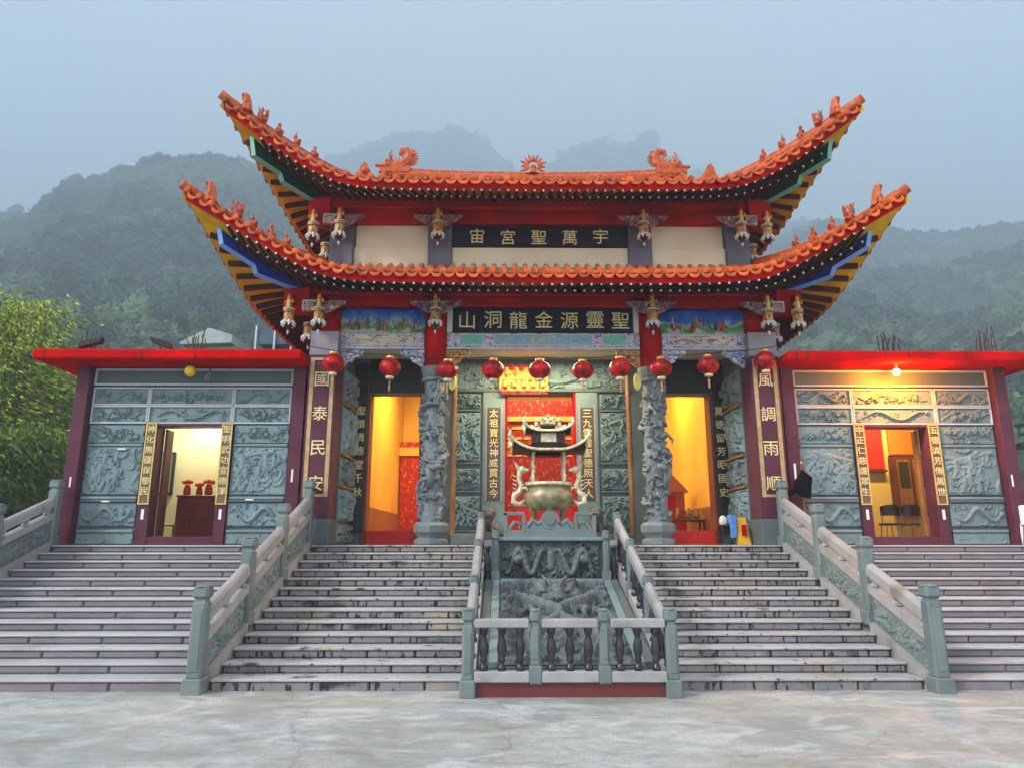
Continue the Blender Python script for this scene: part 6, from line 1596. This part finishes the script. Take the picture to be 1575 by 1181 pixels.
# ================================================================== LANTERNS, LAMPS AND LOOSE THINGS
def make_lantern():
    t = thing('paper_lantern', '', 'lantern', (0, 0, 0), 0, 'red lanterns strung across the porch')
    prof = [(.07, -.19)] + [(.225 * math.sin(math.pi * (i + .9) / 13.8), -.195 * math.cos(math.pi * (i + .9) / 13.8)) for i in range(13)] + [(.07, .19)]
    MB().lathe(prof, (0, 0, 0), 48, .07, 16).build('shade', M_LANTERN, t, True)
    MB().lathe([(.075, .185), (.085, .20), (.08, .235), (.03, .245)], (0, 0, 0), 14).build('top_cap', M_GOLD, t); MB().lathe([(.03, -.25), (.08, -.235), (.085, -.20), (.075, -.185)], (0, 0, 0), 14).build('bottom_cap', M_BRASSL, t)
    ts = MB().tube([(0, 0, -.25), (0, 0, -.31)], .008, 5).ball((0, 0, -.32), .022, 7, 5)
    for k in range(10): ts.tube([(.008 * math.cos(k), .008 * math.sin(k), -.33), (.016 * math.cos(k), .016 * math.sin(k), -.50)], .005, 4)
    ts.build('tassel', mat('pale_tassel', (.65, .55, .3), (.5, .1, .05), rough=.8, scale=20), t)
    MB().tube([(0, 0, .24), (0, 0, .30)], .006, 5).build('hook', M_BLACK, t)
    return t
LANT = [(-4.77, 5.93), (-3.49, 5.84), (-2.20, 5.78), (-1.17, 5.79), (-.12, 5.79), (.86, 5.78), (1.70, 5.84), (2.63, 5.84), (3.70, 5.90), (5.00, 6.01)]
LLAB = ['red lantern in front of the left pilaster couplet', 'red lantern hanging alone before the left doorway', 'red lantern touching the left dragon column capital', 'red lantern at the left edge of the gold door banner',
        'red lantern over the right half of the gold door banner', 'red lantern between the door banner and the right dragon column', 'red lantern just left of the right dragon column', 'red lantern touching the right dragon column capital',
        'red lantern hanging alone before the right doorway', 'red lantern in front of the right pilaster couplet']
l0 = make_lantern()
for i, ((x, z), lb) in enumerate(zip(LANT, LLAB)):
    l = l0 if i == 0 else copy_tree(l0)
    l.location = (x, 15.38, z); l.rotation_euler = (0, 0, i * 1.1); l.scale = (1.12, 1.12, 1.12 - .04 * (i % 3)); l['label'] = lb
cp = [(-5.4, 15.42, 6.35)]
for i, (x, z) in enumerate(LANT):
    cp.append((x, 15.38, z + .295))
    if i < len(LANT) - 1:
        x2, z2 = LANT[i + 1]; cp.append(((x + x2) / 2, 15.38, (z + z2) / 2 + .27))
cp.append((5.45, 15.42, 6.40))
tag(MB().tube(cp, .010, 5).build('lantern_cord', M_BLACK), 'thin dark cord carrying the row of red lanterns', 'cord')
def oval_lamp(x, label):
    t = thing('oval_sign', label, 'sign', (x, 15.62, 5.58), 0, 'pale yellow ovals by the dragon columns')
    MB().ball((0, 0, 0), .12, 14, 10, (.75, .5, 1.75)).build('body', mat('pale_yellow_plastic', (.72, .70, .22), (.62, .6, .18), rough=.4, scale=6), t, True)
    MB().tube([(0, 0, .2), (0, 0, .40)], .006, 5).build('string', M_BLACK, t)
oval_lamp(-2.10, 'pale yellow oval hanging at the left dragon column'); oval_lamp(2.13, 'pale yellow oval hanging at the right dragon column')
# globe (unlit) and bulb (lit) under the slab roofs
g = thing('globe_lamp', 'unlit yellow globe lamp under the left red roof slab', 'lamp', (-7.95, 15.35, 5.72))
MB().ball((0, 0, .02), .125, 16, 12).build('globe', mat('yellow_glass', (.75, .50, .02), (.7, .42, .02), rough=.25, scale=3), g, True); MB().lathe([(.05, .13), (.05, .22)], (0, 0, 0), 10).build('holder', M_BLACK, g)
sl_ = MB().lathe([(.05, 0), (.06, .04), (.03, .10)], (0, 0, 0), 9).tube([(0, 0, .02), (.0, -.08, -.06)], [.05, .07], 9); s_ = sl_.build('siren', M_SLATE, None, False, (-7.55, 15.40, 5.62)); tag(s_, 'small dark alarm horn beside the yellow globe lamp', 'alarm')
MB().tube([(0, 0, .05), (0, .1, .315)], .012, 5).build('bracket', M_BLACK, s_)
g = thing('bare_bulb', 'glowing bare bulb under the right red roof slab', 'lamp', (7.95, 15.35, 5.75))
MB().ball((0, 0, 0), .085, 14, 10).build('bulb', mat('bulb_glow', (1, .9, .6), emit=(1, .50, .08), estr=8.0), g, True); MB().lathe([(.04, .07), (.045, .19)], (0, 0, 0), 10).build('holder', M_BLACK, g)
bl = bpy.data.lights.new('bulb_light', 'POINT'); bl.energy = 260; bl.color = (1, .33, .015); bl.shadow_soft_size = .1
bo = bpy.data.objects.new('bulb_light', bl); COL.objects.link(bo); bo.parent = g; bo.location = (0, -.12, -.06)
# black command flag by the right balustrade
fl_ = thing('black_flag', 'black flag on a bamboo stick behind the right balustrade', 'flag', (5.62, 15.45, HP))
MB().tube([(0, 0, 0), (.03, 0, 1.75)], .014, 7).build('stick', M_WOODY, fl_)
poly = [(.0, 1.62), (.22, 1.44), (.20, 1.40), (.14, .98), (-.06, 1.02), (-.24, 1.14), (-.18, 1.38), (-.08, 1.50)]
fv = MB()
for s in (1, -1):
    fv.prism(poly, (0.02, -.02 - .006 * s, 0), XU, ZU, .008)
fv.tube([(-.22, -.02, 1.12), (-.4, .02, 1.02)], [.06, .04], 7)
fv.build('cloth', mat('black_cloth', (.006, .005, .008), (.010, .008, .012), rough=.9, spec=0.0, scale=8, bump=.4, bscale=14), fl_)
MB().ball((0.03, 0, 1.77), .03, 7, 5).build('knob', M_GOLD, fl_)
# stool, bag and folding sign in the right porch bay
st = thing('metal_stool', 'black metal stool in the right porch bay', 'stool', (4.18, 16.35, HP + .001))
MB().cbox(-.17, .17, -.15, .15, .42, .45, .008).build('seat', M_BLACK, st)
for sx in (-.15, .15):
    for sy in (-.13, .13): MB().tube([(sx, sy, 0), (sx * .95, sy * .95, .42)], .013, 6).build('leg', M_BLACK, st)
MB().tube([(-.15, -.13, .15), (.15, -.13, .15)], .009, 5).tube([(-.15, -.13, .30), (.15, -.13, .30)], .009, 5).build('crossbar', M_BLACK, st)
b = MB().lathe([(.08, 0), (.10, .05), (.09, .14), (.04, .2)], (0, 0, 0), 9, .2, 5).build('white_bag', mat('white_plastic_bag', (.75, .73, .68), (.6, .58, .5), rough=.5, scale=12), None, False, (4.10, 16.33, HP + .453)); tag(b, 'crumpled white bag on the black stool', 'bag')
b = MB().cbox(-.07, .07, -.06, .06, 0, .22, .03).cbox(-.075, .075, -.20, -.17, -.30, .20, .012).build('blue_cloth', mat('blue_cloth', (.07, .20, .60), (.1, .28, .7), rough=.8, scale=9), None, False, (4.27, 16.33, HP + .453)); tag(b, 'bright blue cloth draped over the black stool', 'cloth')
fs = thing('folding_sign', 'yellow folding floor sign leaning in the right porch bay', 'sign', (4.50, 16.25, HP))
M_YEL = mat('yellow_plastic', (.78, .46, .02), (.7, .38, .02), rough=.4, scale=5)
for s in (-1, 1): MB().prism([(-.15, 0), (.15, 0), (.09, .62), (-.09, .62)], (0, s * .11, 0), XU, (0, -s * .17, .985), .02).build('board', M_YEL, fs)
MB().cbox(-.06, .06, -.155, -.14, .2, .45, .004).build('print', M_RED, fs)
# white plastic chair cut by the right edge of the view
pc = thing('plastic_chair', 'white plastic chair at the far right edge of the terrace', 'chair', (10.62, 15.40, HP + .001), R(-12))
pcm = mat('white_plastic', (.78, .80, .82), rough=.4)
MB().cbox(-.24, .24, -.22, .22, .42, .46, .02).build('seat', pcm, pc)
for sx in (-.2, .2):
    for sy in (-.19, .19): MB().tube([(sx, sy, .43), (sx * 1.18, sy * 1.18, 0)], [.035, .028], 7).build('leg', pcm, pc)
MB().cbox(-.22, .22, .20, .24, .44, .86, .02).build('backrest', pcm, pc)
# rebar starter bars left on the pavilion roofs
def rebar(x, y, seed, label, h=.75):
    rs = random.Random(seed); t = thing('rebar_bundle', label, 'rebar', (x, y, 6.155), 0, 'rebar starter bars on the slab roofs')
    for k in range(8):
        a, b = (k % 4) * .12 - .18 + rs.uniform(-.02, .02), (k // 4) * .25
        MB().tube([(a, b, 0), (a + rs.uniform(-.03, .03), b, h * .6), (a + rs.uniform(-.1, .1), b, h * rs.uniform(.8, 1.1))], .014, 5).build('bar', M_RUST, t)
rebar(-10.9, 16.3, 1, 'bundle of bare rebar at the outer end of the left roof slab', .78); rebar(-8.35, 16.3, 2, 'bundle of bare rebar in the middle of the left roof slab', .82)
rebar(8.45, 16.3, 3, 'bundle of bare rebar in the middle of the right roof slab', .78); rebar(10.85, 16.3, 4, 'bundle of bare rebar at the outer end of the right roof slab', .9)
def flood(x, rz, label):
    t = thing('floodlight', label, 'floodlight', (x, 15.9, 6.16), rz, 'floodlights on the left roof slab')
    MB().tube([(0, 0, 0), (0, 0, .28)], .02, 6).build('stand', M_BLACK, t); MB().prism([(-.26, .24), (.20, .40), (.22, .50), (-.22, .38)], (0, 0, 0), XU, ZU, .22).build('head', M_BLACK, t)
flood(-10.55, R(10), 'dark floodlight at the left end of the left roof slab'); flood(-8.95, R(190), 'dark floodlight near the middle of the left roof slab')
# sheds on the slope behind the left pavilion
sh = thing('hillside_shed', 'pale metal-roofed shed on the slope above the left roof slab', 'shed', (-17.4, 40.0, -.55))
sh.scale = (.72, 1, 1)
M_TIN = mat('pale_tin_roof', (.36, .44, .44), (.28, .35, .35), rough=.6, metal=.0, scale=2)
MB().box(-1.9, 1.9, -2, 2, 0, 13.25).build('wall', mat('grey_block_wall', (.34, .38, .37), (.28, .3, .3), rough=.8, scale=1), sh)
MB().prism([(-2.0, 13.2), (1.9, 13.3), (1.9, 13.75), (.1, 14.15), (-2.0, 13.35)], (0, 0, 0), XU, ZU, 5).build('roof', M_TIN, sh)
for i in range(7): MB().cbox(-1.7 + i * .55 - .02, -1.7 + i * .55 + .02, -2.55, -2.51, 13.32, 13.36, .004).build('roof_rib', M_TIN, sh)
s2 = thing('water_tank_frame', 'dark blue tank on thin posts right of the hillside shed', 'tank', (-14.0, 39.0, 0))
MB().cbox(-.9, .9, -.6, .6, 12.9, 13.75, .03).build('tank', mat('dark_blue_tank', (.05, .10, .18), (.04, .08, .14), rough=.5, scale=2), s2)
for x in (-1.0, .05, 1.0): MB().tube([(x, -.7, 0), (x, -.7, 13.95)], .05, 6).build('post', M_WHITE, s2)
